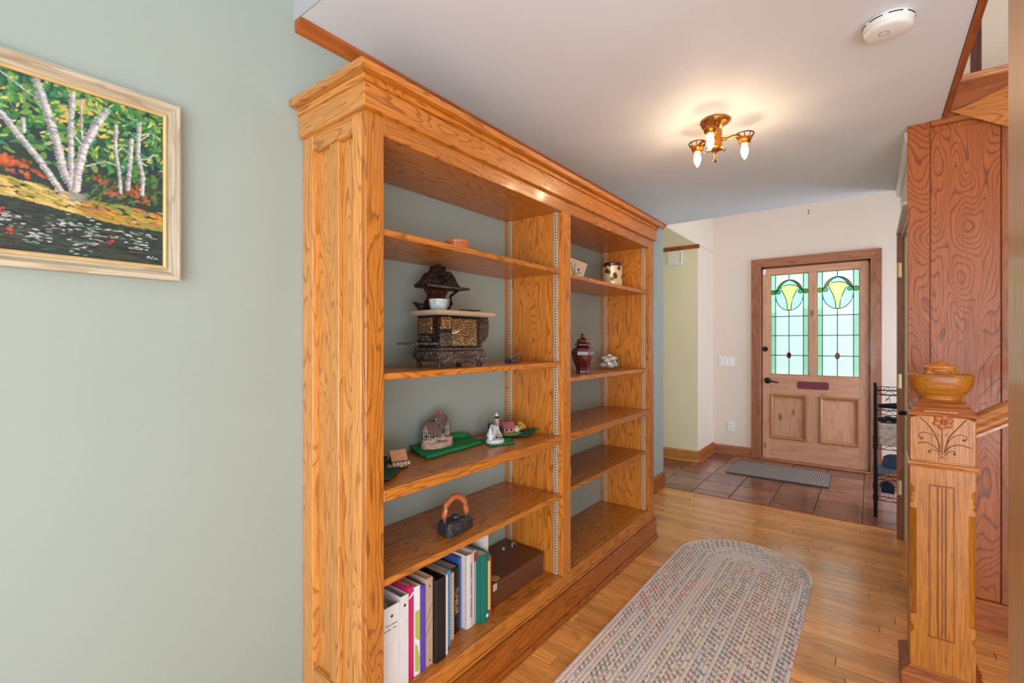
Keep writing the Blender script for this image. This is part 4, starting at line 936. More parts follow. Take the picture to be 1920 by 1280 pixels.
# ================================================================= BOOKS ON THE BOTTOM SHELF
ZD = .1975
def cmat(n, c, r=.45): 
    if n not in M: M[n] = plain(n, c, r, 0, .04, 40)
    return M[n]
M['paper'] = plain('page_block', srgb(226, 216, 200), .8, 0, .06, 60)
def book(name, lab, y0, y1, xf, depth, h, cover, group='books and binders on the bottom shelf', cat='book', tilt=0, z0=ZD, ring=False, pages='paper', round_=False):
    t = thing(name, lab, cat, ((xf-depth/2), (y0+y1)/2, z0), group)
    th = .0028; yp = (y0+y1)/2
    T = Matrix.Translation((0, y0, z0)) @ Matrix.Rotation(tilt, 4, 'X') @ Matrix.Translation((0, -y0, -z0)) if tilt else Matrix()
    b = B().box((xf-depth, y0, z0), (xf-.002, y0+th, z0+h)).box((xf-depth, y1-th, z0), (xf-.002, y1, z0+h))
    if round_:
        n = 7; pts = [(xf-.004+.004*math.sin(PI*q/(n-1)), y0+(y1-y0)*q/(n-1)) for q in range(n)]; b.prism([(xf-.007, y1), (xf-.007, y0)]+pts, 'z', z0, z0+h)
    else: b.box((xf-.004, y0, z0), (xf, y1, z0+h))
    part('cover', b.T(T), cover, t, bevel=.0008)
    if ring:
        part('page_block', B().box((xf-depth+.012, y0+th, z0+.004), (xf-.05, y1-th-.001, z0+h-.022)).T(T), M[pages], t)
        rr = B()
        for zz in (z0+h-.05, z0+.06):
            rr.tube([(xf-.045+.016*math.cos(a), yp, zz) for a in [0]]+[(xf-.045+.016*math.cos(a), yp+.012*math.sin(a), zz) for a in [q*.5 for q in range(1, 13)]], .0018, 6)
        rr.box((xf-.012, yp-.006, z0+.012), (xf-.004, yp+.006, z0+h-.010))
        part('ring_mechanism', rr.T(T), M['steel'], t)
        part('finger_hole', B().tube([(xf-.001, yp, z0+h-.030), (xf+.0004, yp, z0+h-.030)], .0045, 14).T(T), M['slot'], t)
    else:
        part('page_block', B().box((xf-depth+.004, y0+th, z0+.003), (xf-.005, y1-th, z0+h-.004)).T(T), M[pages], t)
    return t, T
def spine_T(xf, y, z, up=False):
    # text on the spine facing +x ; up=False reads horizontally along +y
    rot = Matrix(((0, 0, 1), (1, 0, 0), (0, 1, 0))).to_4x4()
    if up: rot = rot @ Matrix.Rotation(-PI/2, 4, 'Z')
    return Matrix.Translation((xf+.0002, y, z)) @ rot
M['ink'] = plain('printing_ink', srgb(40, 36, 40), .6); M['ink_gold'] = plain('gold_lettering', srgb(196, 160, 110), .5); M['ink_white'] = plain('white_lettering', srgb(226, 222, 214), .6)
t, T = book('ring_binder', 'black binder with white spine tags at the left end of the bottom shelf', .842, .867, -1.150, .26, .255, cmat('binder_black', srgb(28, 22, 24)), cat='binder')
for z in (.245, .30, .40): part('tag', B().box((-1.1502, .846, z), (-1.149, .866, z+.012)), M['white'], t)
t, T = book('ring_binder', 'wide white ring binder with two lines of small spine lettering', .869, .929, -1.140, .27, .262, cmat('binder_white', srgb(222, 216, 218), .35), cat='binder', ring=True)
text('lettering', 'Manual Sewing', .0072, spine_T(-1.140, .897, .405), M['ink'], t); text('lettering', '& Crafts   Time', .0072, spine_T(-1.140, .894, .392), M['ink'], t)
book('ring_binder', 'narrower plain white binder right of the lettered one', .930, .960, -1.136, .27, .275, M['binder_white'], cat='binder', ring=True)
t, T = book('folder', 'magenta plastic folder with a white strap', .962, .985, -1.142, .25, .288, cmat('folder_magenta', srgb(206, 30, 98), .3), cat='folder')
part('strap', B().tube([(-1.1415, .963, .452), (-1.140, .974, .458), (-1.1415, .984, .465)], .0035, 6, flat=.5), M['white'], t)
t, T = book('folder', 'white and lime green spined folder beside the magenta one', .987, 1.010, -1.140, .25, .280, cmat('folder_white', srgb(232, 230, 234), .35), cat='folder')
part('spine_print', B().prism([(.9885, .215), (1.003, .205), (1.008, .24), (.998, .29), (.9885, .30)], 'x', -1.1398, -1.1392).prism([(.9885, .32), (1.009, .30), (1.009, .40), (.9885, .40)], 'x', -1.1398, -1.1392), cmat('lime_print', srgb(178, 186, 84)), t)
book('folder', 'purple folder between the white and the tan ones', 1.012, 1.034, -1.140, .24, .270, cmat('folder_purple', srgb(96, 66, 176), .35), cat='folder')
t, T = book('magazine_file', 'tan open-topped magazine file with cut-out slots', 1.036, 1.066, -1.142, .25, .285, cmat('file_tan', srgb(186, 158, 132), .6), cat='magazine file')
part('slit', B().tube([(-1.1418, 1.038, .300), (-1.1418, 1.064, .352)], .0008, 4).tube([(-1.1418, 1.038, .345), (-1.1418, 1.064, .397)], .0008, 4).tube([(-1.1418, 1.053, .455), (-1.1412, 1.053, .455)], .003, 10).tube([(-1.1418, 1.053, .215), (-1.1412, 1.053, .215)], .003, 10), M['ink'], t)
book('ring_binder', 'plain black binder between the tan file and blue book', 1.068, 1.112, -1.128, .25, .272, M['binder_black'], cat='binder', ring=True)
book('folder', 'thin white folder right of the plain black binder', 1.113, 1.127, -1.134, .24, .268, M['folder_white'], cat='folder')
book('book', 'light blue large paperback with white stripe', 1.129, 1.166, -1.159, .22, .262, cmat('cover_light_blue', srgb(96, 150, 196)))
t, T = book('book', 'tan spiral-bound cookbook with comb binding', 1.168, 1.200, -1.176, .2, .236, cmat('cover_tan', srgb(206, 182, 156)))
sp = B()
for q in range(20): sp.tube([(-1.178, 1.176+.0, ZD+.01+q*.011), (-1.170, 1.184, ZD+.012+q*.011), (-1.178, 1.192, ZD+.01+q*.011)], .0013, 5)
part('comb_binding', sp, M['white'], t)
t, T = book('book', 'black hardback with gold vertical spine lettering', 1.202, 1.243, -1.190, .19, .238, cmat('cover_black', srgb(26, 20, 20)), round_=True)
text('lettering', 'TUMBLER', .022, spine_T(-1.190, 1.226, .315, True), M['ink_gold'], t)
book('book', 'royal blue book wedged behind the white lettered one', 1.245, 1.260, -1.198, .18, .262, cmat('cover_blue', srgb(52, 90, 160)))
t, T = book('book', 'thick white book with black vertical spine title', 1.262, 1.302, -1.172, .2, .27, cmat('cover_white', srgb(216, 206, 202)), round_=True)
text('lettering', 'CANNING COOKING TECHNIQUES', .0125, spine_T(-1.172, 1.284, .335, True), M['ink'], t)
t, T = book('book', 'slim grey book with red band at the top of its spine', 1.303, 1.317, -1.176, .19, .275, cmat('cover_grey', srgb(176, 164, 160)))
part('band', B().box((-1.1762, 1.3035, .43), (-1.1755, 1.3165, .462)), cmat('red_band', srgb(190, 44, 36)), t)
t, T = book('book', 'dark teal green hardback with a yellow side label', 1.319, 1.368, -1.152, .2, .252, cmat('cover_teal', srgb(10, 112, 100), .3), round_=True)
part('label', B().box((-1.156, 1.3675, .235), (-1.1515, 1.3695, .42)).box((-1.1525, 1.357, .235), (-1.151, 1.3685, .42)), cmat('label_yellow', srgb(226, 196, 120)), t)
part('publisher_mark', B().box((-1.1525, 1.347, .212), (-1.1512, 1.358, .224)), M['white'], t)
book('book', 'thin red book squeezed against the brown box', 1.370, 1.382, -1.156, .2, .236, cmat('cover_red', srgb(190, 56, 36)))
book('book', 'tall off-white book standing behind the teal one', 1.384, 1.404, -1.190, .21, .298, M['cover_white'])
cb = thing('cash_box', 'brown metal document box at the right end of the lowest shelf', 'box', (-1.30, 1.61, ZD))
part('body', B().box((-1.41, 1.428, ZD), (-1.188, 1.788, .270)), M['box_brown'], cb, bevel=.004, seg=2)
part('lid', B().box((-1.413, 1.425, .268), (-1.185, 1.791, .291)), M['box_brown'], cb, bevel=.005, seg=2)
part('seal', B().tube([(-1.215, 1.47, .291), (-1.215, 1.47, .2922)], .022, 24), cmat('round_gold_label', srgb(196, 156, 70)), cb, label='round gold sticker')
part('latch', B().tube([(-1.33, 1.74, .292), (-1.335, 1.745, .305), (-1.34, 1.765, .305), (-1.335, 1.775, .292)], .003, 6), M['steel'], cb, smooth=True)
part('lock', B().tube([(-1.35, 1.70, .2915), (-1.35, 1.70, .300)], .007, 12), M['steel'], cb)
part('corner_clasp', B().box((-1.19, 1.428, .262), (-1.184, 1.452, .290)), M['steel'], cb, bevel=.002)
# two slim volumes in the right bay
ZR = .5685
book('book', 'slim white paperback leaning in the right bay, nearer one', 2.082, 2.098, -1.222, .17, .205, M['cover_white'], 'slim books in the right bay', tilt=R(7), z0=ZR)
book('book', 'slim dark paperback leaning in the right bay, farther one', 2.112, 2.126, -1.235, .16, .215, M['cover_black'], 'slim books in the right bay', tilt=R(9), z0=ZR)

# ================================================================= ORNAMENTS, LEFT BAYS
# wooden dish
wd = thing('wooden_bowl', 'small round polished wooden box on the top left shelf', 'wooden box', (-1.215, 1.255, 1.5735))
part('base', B().lathe([(0, 1.574), (.040, 1.574), (.043, 1.577), (.043, 1.607), (0, 1.607)], (-1.215, 1.255, 0), 40), M['copper'], wd, smooth=False, bevel=.001)
part('lid', B().lathe([(0, 1.6075), (.0435, 1.6075), (.0435, 1.618), (.041, 1.621), (0, 1.621)], (-1.215, 1.255, 0), 40), M['copper'], wd, bevel=.001)

# toy cast iron stove
sv = thing('toy_stove', 'miniature ornate cast iron cooking stove with high back on the second shelf', 'toy stove', (-1.23, 1.23, 1.1585))
z0 = 1.1585
TS_ = Matrix.Translation((-1.225, 1.225, 0)) @ Matrix.Rotation(R(-4), 4, 'Z') @ Matrix.Translation((1.225, -1.225, 0))
def svp(name, b, m, smooth=False, bevel=0, label=None, grain=None): return part(name, b.T(TS_), M[m] if isinstance(m, str) else m, sv, smooth=smooth, bevel=bevel, label=label, grain=grain)
for x in (-1.168, -1.282):
    for yy in (1.132, 1.322):
        svp('leg', B().lathe([(.012, z0), (.010, z0+.006), (.007, z0+.014), (.010, z0+.024), (.016, z0+.038), (.013, z0+.062)], (x, yy, 0), 12), 'cast', True)
def rr_(x0, x1, y0, y1, z): return [(x0, y0, z), (x1, y0, z), (x1, y1, z), (x0, y1, z)]
sk = B(); vs = []; lv_ = [(0.006, z0+.022), (-.004, z0+.030), (-.010, z0+.044), (-.006, z0+.056), (.006, z0+.064)]
for e, z in lv_: vs += rr_(-1.288+e, -1.160-e, 1.122+e, 1.332-e, z)
sk.add(vs, [(3, 2, 1, 0)]+[(j*4+i, j*4+(i+1) % 4, (j+1)*4+(i+1) % 4, (j+1)*4+i) for j in range(4) for i in range(4)]+[(16, 17, 18, 19)])
for q in range(9): sk.ball((-1.156, 1.140+.023*q, z0+.022+.006*(q % 2)), (.008, .013, .013), 8, k=5)
svp('skirt', sk, 'cast')
svp('base_rim', B().box((-1.292, 1.118, z0+.062), (-1.156, 1.336, z0+.069)), 'cast', bevel=.001)
svp('body', B().box((-1.284, 1.126, z0+.069), (-1.166, 1.322, z0+.184)), 'cast_dark', bevel=.001)
svp('oven_door', B().box((-1.168, 1.182, z0+.076), (-1.158, 1.300, z0+.172)).ball((-1.158, 1.245, z0+.126), (.004, .036, .032), 16), 'cast_bronze', bevel=.0015, label='bronzed scrollwork oven door')
svp('door_handle', B().tube([(-1.158, 1.180, z0+.120), (-1.148, 1.178, z0+.120), (-1.146, 1.200, z0+.128)], .003, 6), 'steel')
svp('fire_door', B().box((-1.168, 1.134, z0+.134), (-1.158, 1.178, z0+.176)), 'cast_bronze', bevel=.0015)
svp('ash_door', B().box((-1.168, 1.130, z0+.076), (-1.159, 1.176, z0+.122)), 'cast', bevel=.0015)
svp('side_door', B().box((-1.272, 1.119, z0+.118), (-1.196, 1.127, z0+.174)), 'cast_bronze', bevel=.0015)
gt = B()
for q in range(7): gt.tube([(-1.262+.011*q, 1.121, z0+.092), (-1.256+.011*q, 1.100, z0+.112)], .0024, 5)
svp('grate', gt, 'cast')
sf = B().prism([(-1.290, 1.126), (-1.165, 1.126), (-1.165, 1.112), (-1.200, 1.100), (-1.240, 1.085), (-1.250, 1.062), (-1.256, 1.036), (-1.270, 1.030), (-1.282, 1.040), (-1.286, 1.085)], 'z', z0+.080, z0+.088)
svp('side_shelf', sf, 'cast', bevel=.001)
tp_ = B(); vs = []; 
for e, z in ((.010, z0+.183), (.002, z0+.189), (0, z0+.199), (.004, z0+.201)): vs += rr_(-1.300+e, -1.150-e, 1.105+e, 1.392-e, z)
tp_.add(vs, [(3, 2, 1, 0)]+[(j*4+i, j*4+(i+1) % 4, (j+1)*4+(i+1) % 4, (j+1)*4+i) for j in range(3) for i in range(4)]+[(12, 13, 14, 15)])
svp('cooktop', tp_, 'enamel_top', label='buff coloured flat cooktop')
rs = B(); vs = []
for e, dy, z in ((.012, -.030, z0+.080), (.006, -.012, z0+.094), (0, 0, z0+.112), (-.003, .003, z0+.15), (0, 0, z0+.183)): vs += rr_(-1.270+e, -1.176-e, 1.330, 1.376+dy, z)
rs.add(vs, [(3, 2, 1, 0)]+[(j*4+i, j*4+(i+1) % 4, (j+1)*4+(i+1) % 4, (j+1)*4+i) for j in range(4) for i in range(4)]+[(16, 17, 18, 19)])
svp('reservoir', rs, 'cast')
svp('reservoir_bracket', B().tube([(-1.18, 1.335, z0+.070), (-1.18, 1.345, z0+.09), (-1.18, 1.365, z0+.105)], .006, 8), 'cast', True)
svp('back_plate', B().prism([(1.150, z0+.200), (1.290, z0+.200), (1.272, z0+.225), (1.262, z0+.262), (1.282, z0+.288), (1.158, z0+.288), (1.178, z0+.262), (1.168, z0+.225)], 'x', -1.296, -1.288), 'cast_red', bevel=.001)
for s_ in (-1, 1): svp('back_scroll', B().tube([(-1.284, 1.22+s_*.045, z0+.203), (-1.278, 1.22+s_*.062, z0+.235), (-1.272, 1.22+s_*.050, z0+.262), (-1.258, 1.22+s_*.075, z0+.285)], .006, 7), 'cast_dark', True)
svp('warming_shelf', B().box((-1.300, 1.125, z0+.285), (-1.225, 1.318, z0+.292)), 'cast_dark', bevel=.001)
hd = [(1.118, z0+.292), (1.325, z0+.292), (1.300, z0+.312), (1.285, z0+.338), (1.262, z0+.356), (1.245, z0+.352), (1.238, z0+.372), (1.224, z0+.366), (1.218, z0+.380), (1.208, z0+.366), (1.196, z0+.372), (1.186, z0+.350), (1.166, z0+.340), (1.146, z0+.314)]
svp('hood', B().prism(hd, 'x', -1.299, -1.262), 'cast_dark', bevel=.002)
svp('hood_rim', B().tube([(-1.222, 1.124, z0+.289), (-1.222, 1.320, z0+.289)], .005, 8), 'cast', True)
pt = thing('enamel_pot', 'speckled enamel pot standing on the toy stove top', 'pot', (-1.215, 1.158, z0+.2012))
zt = z0+.2014
part('bowl', B().lathe([(0, zt), (.026, zt), (.029, zt+.004), (.034, zt+.036), (.036, zt+.038), (.034, zt+.0385), (.031, zt+.034), (.027, zt+.005), (0, zt+.004)], (-1.213, 1.160, 0), 28), M['enamel_pot'], pt, smooth=True)
part('ear', B().tube([(-1.213, 1.194, zt+.034), (-1.213, 1.203, zt+.036), (-1.213, 1.194, zt+.026)], .0016, 6), M['steel'], pt); part('ear', B().tube([(-1.213, 1.126, zt+.034), (-1.213, 1.117, zt+.036), (-1.213, 1.126, zt+.026)], .0016, 6), M['steel'], pt)
fp = thing('toy_skillet', 'tiny grey frying pan at the right side of the stove top', 'frying pan', (-1.21, 1.30, zt))
part('pan', B().lathe([(0, zt), (.024, zt), (.029, zt+.009), (.027, zt+.009), (.022, zt+.003), (0, zt+.003)], (-1.21, 1.30, 0), 24), M['iron'], fp, smooth=True)
part('handle', B().tube([(-1.21, 1.327, zt+.007), (-1.208, 1.375, zt+.010)], .003, 6), M['iron'], fp)
kt = thing('coal_scuttle', 'small black scuttle at the left rear of the stove top', 'coal scuttle', (-1.268, 1.130, zt))
part('bucket', B().lathe([(0, zt), (.014, zt), (.019, zt+.024), (.016, zt+.024), (.012, zt+.004), (0, zt+.004)], (-1.268, 1.130, 0), 16), M['cast_dark'], kt, smooth=True)
part('spout', B().prism([(1.112, zt+.010), (1.118, zt+.024), (1.094, zt+.028)], 'x', -1.276, -1.260), M['cast_dark'], kt)
# little pewter sleigh like lump at the right end
pw = thing('pewter_ornament', 'small dark pewter ornament at the right end of the stove shelf', 'ornament', (-1.222, 1.60, z0))
b = B()
for q in range(5): b.tube([(-1.235+.006*q, 1.566, z0+.010+.002*q), (-1.23+.006*q, 1.60, z0+.020+.003*q), (-1.225+.006*q, 1.634, z0+.030+.002*q)], .0045, 6)
b.box((-1.238, 1.572, z0), (-1.206, 1.632, z0+.014))
part('body', b, M['pewter'], pw); part('curl', B().tube([(-1.222+.0*q, 1.563-.006*math.sin(q*.9), z0+.010+.007*math.cos(q*.9)) for q in range(8)], .003, 6), M['pewter'], pw, smooth=True)

# felt cloths
def cloth(lab, corners, m, zb=.8268, th=.006, amp=.002, lift=(0, 0, 0, 0), fold=0, name='felt_cloth', seed=0):
    t = None; n = 22; r = random.Random(seed); vs = []
    c = [Vector((*p, 0)) for p in corners]
    for j in range(n+1):
        for i in range(n+1):
            u, v = i/n, j/n
            p = c[0]*(1-u)*(1-v)+c[1]*u*(1-v)+c[2]*u*v+c[3]*(1-u)*v
            lf = lift[0]*(max(0, 1-u*1.6)*max(0, 1-v*1.6))+lift[1]*(max(0, 1-(1-u)*1.6)*max(0, 1-v*1.6))+lift[2]*(max(0, 1-(1-u)*1.6)*max(0, 1-(1-v)*1.6))+lift[3]*(max(0, 1-u*1.6)*max(0, 1-(1-v)*1.6))
            e = min(u, 1-u, v, 1-v); nz = mnoise.noise(Vector((p.x*22+seed, p.y*22, 0)))
            w_ = mnoise.noise(Vector((p.x*9+seed*3, p.y*9, 5)))*.010*(1 if e < .06 else .3)
            vs.append((min(max(p.x+w_, WX+.004), -1.125 if p.x < -1.13 else p.x), p.y+w_, zb+th+abs(nz)*amp*2+lf*(.8+.4*nz)))
    fs = [(j*(n+1)+i, j*(n+1)+i+1, (j+1)*(n+1)+i+1, (j+1)*(n+1)+i) for j in range(n) for i in range(n)]
    o = part(name, B().add(vs, fs), m, smooth=True)
    md = o.modifiers.new('solid', 'SOLIDIFY'); md.thickness = th*.9; md.offset = -1
    if fold:
        for q in range(fold): pass
    return tag(o, lab, 'felt cloth', 'green felt cloths on the fixed shelf')
cloth('dark green felt under the smallest cottage at the left end', [(-1.20, .842), (-1.16, .90), (-1.30, 1.10), (-1.42, 1.02)], M['felt_dark'], seed=1, lift=(0, 0, 0, .012))
cloth('large folded bright green felt under the double half-timbered house', [(-1.265, 1.150), (-1.27, 1.47), (-1.40, 1.50), (-1.42, 1.20)], M['felt_green'], th=.013, seed=2, lift=(0, 0, .006, .008))
cloth('small bright green felt under the snowy cottage', [(-1.215, 1.445), (-1.165, 1.56), (-1.25, 1.62), (-1.335, 1.51)], M['felt_green'], seed=3, th=.005)
cloth('dark green felt rising against the wall behind the lighthouse', [(-1.320, 1.555), (-1.205, 1.69), (-1.22, 1.79), (-1.418, 1.66)], M['felt_dark'], seed=4, lift=(.0, .0, .018, .045))
rl = tag(part('felt_roll', B().tube([(-1.405, 1.40, .850), (-1.395, 1.47, .848), (-1.38, 1.50, .842)], [.014, .013, .009], 10), M['felt_green'], smooth=True), 'rolled corner of green felt behind the double house', 'felt cloth')

def house(t, cx, cy, z, w, d, h, rh, yaw, wall, roof, timber=True, over=.006, chim=None, wins=True):
    # ridge along local x; w along x, d along y
    T = Matrix.Translation((cx, cy, z)) @ Matrix.Rotation(yaw, 4, 'Z')
    b = B().box((-w/2, -d/2, 0), (w/2, d/2, h)).prism([(-d/2, h), (d/2, h), (0, h+rh)], 'x', -w/2, w/2)
    part('walls', b.T(T), wall, t)
    e = over; k = rh/(d/2); r = B()
    for s_ in (-1, 1):
        r.prism([(0, h+rh+.004), (0, h+rh), (s_*(d/2+e), h-e*k), (s_*(d/2+e), h-e*k+.004)], 'x', -w/2-e, w/2+e)
    part('roof', r.T(T), roof, t)
    if timber:
        tb = B(); o = .0008
        for s_ in (-1, 1):
            x = s_*(w/2+o*.5)
            for yy in (-d*.46, -d*.23, 0, d*.23, d*.46): tb.box((x-.0009, yy-.0008, 0), (x+.0009, yy+.0008, h+rh*(1-abs(yy)*2/d)*.9), T=T)
            for zz in (h*.5, h): tb.box((x-.0009, -d/2, zz-.0008), (x+.0009, d/2, zz+.0008), T=T)
            y_ = s_*(d/2+o*.5)
            for q in range(6): xx = -w*.46+w*.92*q/5; tb.box((xx-.0008, y_-.0009, 0), (xx+.0008, y_+.0009, h), T=T)
            for zz in (h*.5, h*.97): tb.box((-w/2, y_-.0009, zz-.0008), (w/2, y_+.0009, zz+.0008), T=T)
        part('timber_frame', tb, M['timber'], t)
    if wins:
        wb = B()
        for s_ in (-1, 1):
            for q in (-.25, .25):
                wb.box((q*w-.004, s_*(d/2+.001)-.0008, h*.28), (q*w+.004, s_*(d/2+.001)+.0008, h*.68), T=T)
            wb.box((s_*(w/2+.001)-.0008, -.004, h*.3), (s_*(w/2+.001)+.0008, .004, h*.7), T=T)
        part('window', wb, M['slot'], t)
    if chim:
        part('chimney', B().box((chim[0]-.006, chim[1]-.006, h), (chim[0]+.006, chim[1]+.006, h+rh+.012)).box((chim[0]-.004, chim[1]-.004, h+rh+.012), (chim[0]+.004, chim[1]+.004, h+rh+.017)).T(T), M['roof_pink'], t)
def mound(t, cx, cy, z, rx, ry, h, m, yaw=0, seed=0):
    T = Matrix.Translation((cx, cy, z)) @ Matrix.Rotation(yaw, 4, 'Z'); n = 26; vs = []
    for (s_, hh) in ((1, 0), (1.02, h*.5), (.95, h), (.5, h+.001)):
        for q in range(n):
            a = 2*PI*q/n; w_ = 1+.07*mnoise.noise(Vector((math.cos(a)*2+seed, math.sin(a)*2, hh*30)))
            vs.append(T @ Vector((rx*s_*w_*math.cos(a), ry*s_*w_*math.sin(a), hh)))
    b = B().add(vs, [tuple(range(n-1, -1, -1))]+[(j*n+q, j*n+(q+1) % n, (j+1)*n+(q+1) % n, (j+1)*n+q) for j in range(3) for q in range(n)]+[tuple(3*n+q for q in range(n))])
    return part('base', b, m, t, smooth=False)
zc = .834
GH = 'miniature houses on the fixed shelf'
t = thing('miniature_cottage', 'tiny ochre-roofed cottage on dark felt at the left end of the shelf', 'figurine', (-1.262, 1.015, zc), GH)
mound(t, -1.262, 1.018, zc, .026, .042, .008, M['stonebase'], 0, 1)
house(t, -1.266, 1.022, zc+.008, .046, .030, .018, .022, R(72), M['plaster'], M['roof_orange'], chim=None, over=.005)
for q in range(5): part('bush', B().ball((-1.245+.004*q, .990+.012*q, zc+.012), (.007, .007, .008), 8, k=5), M['stonebase'], t, smooth=True)
t = thing('miniature_house', 'large half-timbered double house with brown shingle roofs on bright felt', 'figurine', (-1.345, 1.275, zc+.012), GH)
zb_ = zc+.010
mound(t, -1.338, 1.275, zb_, .040, .074, .022, M['stonebase'], 0, 2)
mound(t, -1.345, 1.24, zb_+.018, .028, .032, .016, M['stonebase'], 0, 3); mound(t, -1.345, 1.305, zb_+.018, .028, .034, .018, M['stonebase'], 0, 4)
house(t, -1.343, 1.245, zb_+.032, .046, .046, .026, .034, R(90), M['plaster'], M['roof_brown'], over=.007)
house(t, -1.350, 1.303, zb_+.034, .040, .044, .046, .036, R(90), M['plaster'], M['roof_brown'], chim=(.0, .008), over=.008)
house(t, -1.332, 1.308, zb_+.040, .030, .024, .044, .016, R(0), M['plaster'], M['roof_brown'], wins=False, over=.004)
part('doorway', B().box((-1.318, 1.296, zb_+.018), (-1.304, 1.322, zb_+.036)), M['pinkwall'], t, bevel=.002)
t = thing('miniature_cottage', 'small white snow-covered cottage in front of the lighthouse', 'figurine', (-1.235, 1.503, zc), GH)
mound(t, -1.236, 1.503, zc-.001, .030, .040, .014, M['snow'], R(-20), 5)
house(t, -1.240, 1.500, zc+.012, .038, .032, .022, .032, R(-15), M['plaster'], M['snow'], timber=True, over=.006, chim=(.0, .006))
part('snowy_tree', B().lathe([(.013, zc+.013), (.010, zc+.028), (.012, zc+.028), (.007, zc+.045), (.008, zc+.045), (0, zc+.068)], (-1.236, 1.470, 0), 10), M['snow'], t)
t = thing('miniature_lighthouse', 'tiny white lighthouse with a pink farmhouse and golden tree on dark felt', 'figurine', (-1.29, 1.65, zc), GH)
mound(t, -1.285, 1.655, zc, .034, .062, .012, M['lawn'], R(-28), 6)
part('tower', B().lathe([(.013, zc+.010), (.0095, zc+.060), (.0085, zc+.072), (.0115, zc+.073), (.0115, zc+.076), (0, zc+.076)], (-1.318, 1.612, 0), 20), M['plaster'], t, smooth=True)
part('lantern', B().lathe([(.0095, zc+.076), (.0095, zc+.087), (0, zc+.087)], (-1.318, 1.612, 0), 12), M['slot'], t); part('lantern_cap', B().lathe([(.010, zc+.087), (.004, zc+.095), (.002, zc+.101), (0, zc+.102)], (-1.318, 1.612, 0), 12), M['white'], t)
house(t, -1.288, 1.652, zc+.012, .044, .030, .026, .016, R(62), M['pinkwall'], M['roof_pink'], timber=False)
house(t, -1.268, 1.688, zc+.012, .020, .020, .014, .008, R(62), M['plaster'], M['plaster'], timber=False, wins=False)
tr_ = B().tube([(-1.245, 1.703, zc+.008), (-1.245, 1.703, zc+.03)], .002, 6)
part('tree_trunk', tr_, M['timber'], t)
tr_ = B()
for q in range(9): tr_.ball((-1.245+rnd.uniform(-.012, .012), 1.703+rnd.uniform(-.014, .014), zc+.042+rnd.uniform(-.010, .012)), .010, 8, k=5)
part('tree_crown', tr_, M['yellow'], t, smooth=True)

# antique flat iron on the lower shelf
it = thing('flat_iron', 'antique grey cast sad iron with arched wooden handle', 'flat iron', (-1.19, 1.215, .5675))
zi = .5677
out = [(-1.218, 1.160), (-1.150, 1.160), (-1.146, 1.175), (-1.150, 1.21), (-1.165, 1.25), (-1.184, 1.290), (-1.203, 1.25), (-1.218, 1.21), (-1.222, 1.175)]
b = B(); n = len(out); cxi, cyi = -1.184, 1.215; vs = []
for s_, z in ((1.0, 0), (1.0, .030), (.97, .036), (.90, .038), (.86, .046), (.6, .050)): vs += [(cxi+(x-cxi)*s_, cyi+(y_-cyi)*s_, zi+z) for x, y_ in out]
b.add(vs, [tuple(range(n-1, -1, -1))]+[(j*n+i, j*n+(i+1) % n, (j+1)*n+(i+1) % n, (j+1)*n+i) for j in range(5) for i in range(n)]+[tuple(5*n+i for i in range(n))])
b.T(Matrix.Translation((cxi, cyi, 0)) @ Matrix.Rotation(R(-14), 4, 'Z') @ Matrix.Translation((-cxi, -cyi, 0)))
part('body', b, M['iron'], it, bevel=.0015)
HT = Matrix.Translation((cxi, cyi, 0)) @ Matrix.Rotation(R(-14), 4, 'Z') @ Matrix.Translation((-cxi, -cyi, 0))
arc = [(cxi, cyi-.046*math.cos(R(a)), zi+.066+.062*math.sin(R(a))) for a in range(-8, 189, 14)]
part('handle', B().tube(arc, [.009]+[.0115]*(len(arc)-2)+[.009], 12).T(HT), M['iron_handle'], it, smooth=True, label='arched brown wooden handle')
part('handle_post', B().tube([(cxi, cyi-.045, zi+.044), (cxi, cyi-.046, zi+.066)], .0075, 10).tube([(cxi, cyi+.045, zi+.044), (cxi, cyi+.046, zi+.066)], .0075, 10).T(HT), M['iron'], it)
part('latch_knob', B().ball((cxi, cyi, zi+.056), (.016, .016, .010), 12).T(HT), M['iron'], it, smooth=True)

# ================================================================= ORNAMENTS, RIGHT BAYS
z1 = 1.5665
pl = thing('plaque', 'cream tile with a blue iris painted on it leaning in the top right bay', 'decorative plate', (-1.25, 2.20, z1))
TP = Matrix.Translation((-1.25, 2.2, z1)) @ Matrix.Rotation(R(-16), 4, 'Y') @ Matrix.Translation((0, 0, .0015))
quad = [(-.095, .0), (.050, .0), (.185, .128), (-.095, .146)]
part('tile', B().prism(quad, 'x', -.004, .004).T(TP), plain('ivory_glaze', srgb(226, 208, 190), .2, 0, .04, 20, coat=.5), pl, bevel=.002)
rp = B()
for q in range(22): u = q/21; rp.ball((0, -.093+.276*u, .147-.018*u), (.006, .0045, .004), 6, k=4)
part('rope_rim', rp.T(TP), plain('rope_rim_dark', srgb(66, 60, 56), .5), pl)
lf = B()
for p in ([(-.02, .01), (-.03, .06), (-.045, .09), (-.062, .10)], [(-.01, .01), (0, .05), (.012, .085), (.03, .105)], [(-.015, .01), (-.012, .06), (-.02, .115)], [(-.005, .012), (.02, .045), (.05, .06), (.064, .05)]):
    lf.tube([(.0045, a, c) for a, c in smooth_pts(p, 4)], .0022, 5, flat=1)
part('painted_leaves', lf.T(TP), plain('iris_leaf_green', srgb(60, 84, 60), .4), pl)
ir = B()
for (a, c) in ((.046, .072), (.058, .078), (-.050, .030), (-.060, .040), (-.066, .028)): ir.ball((.005, a, c), (.0015, .010, .006), 8)
part('painted_iris', ir.T(TP), plain('iris_blue', srgb(70, 84, 130), .4), pl)

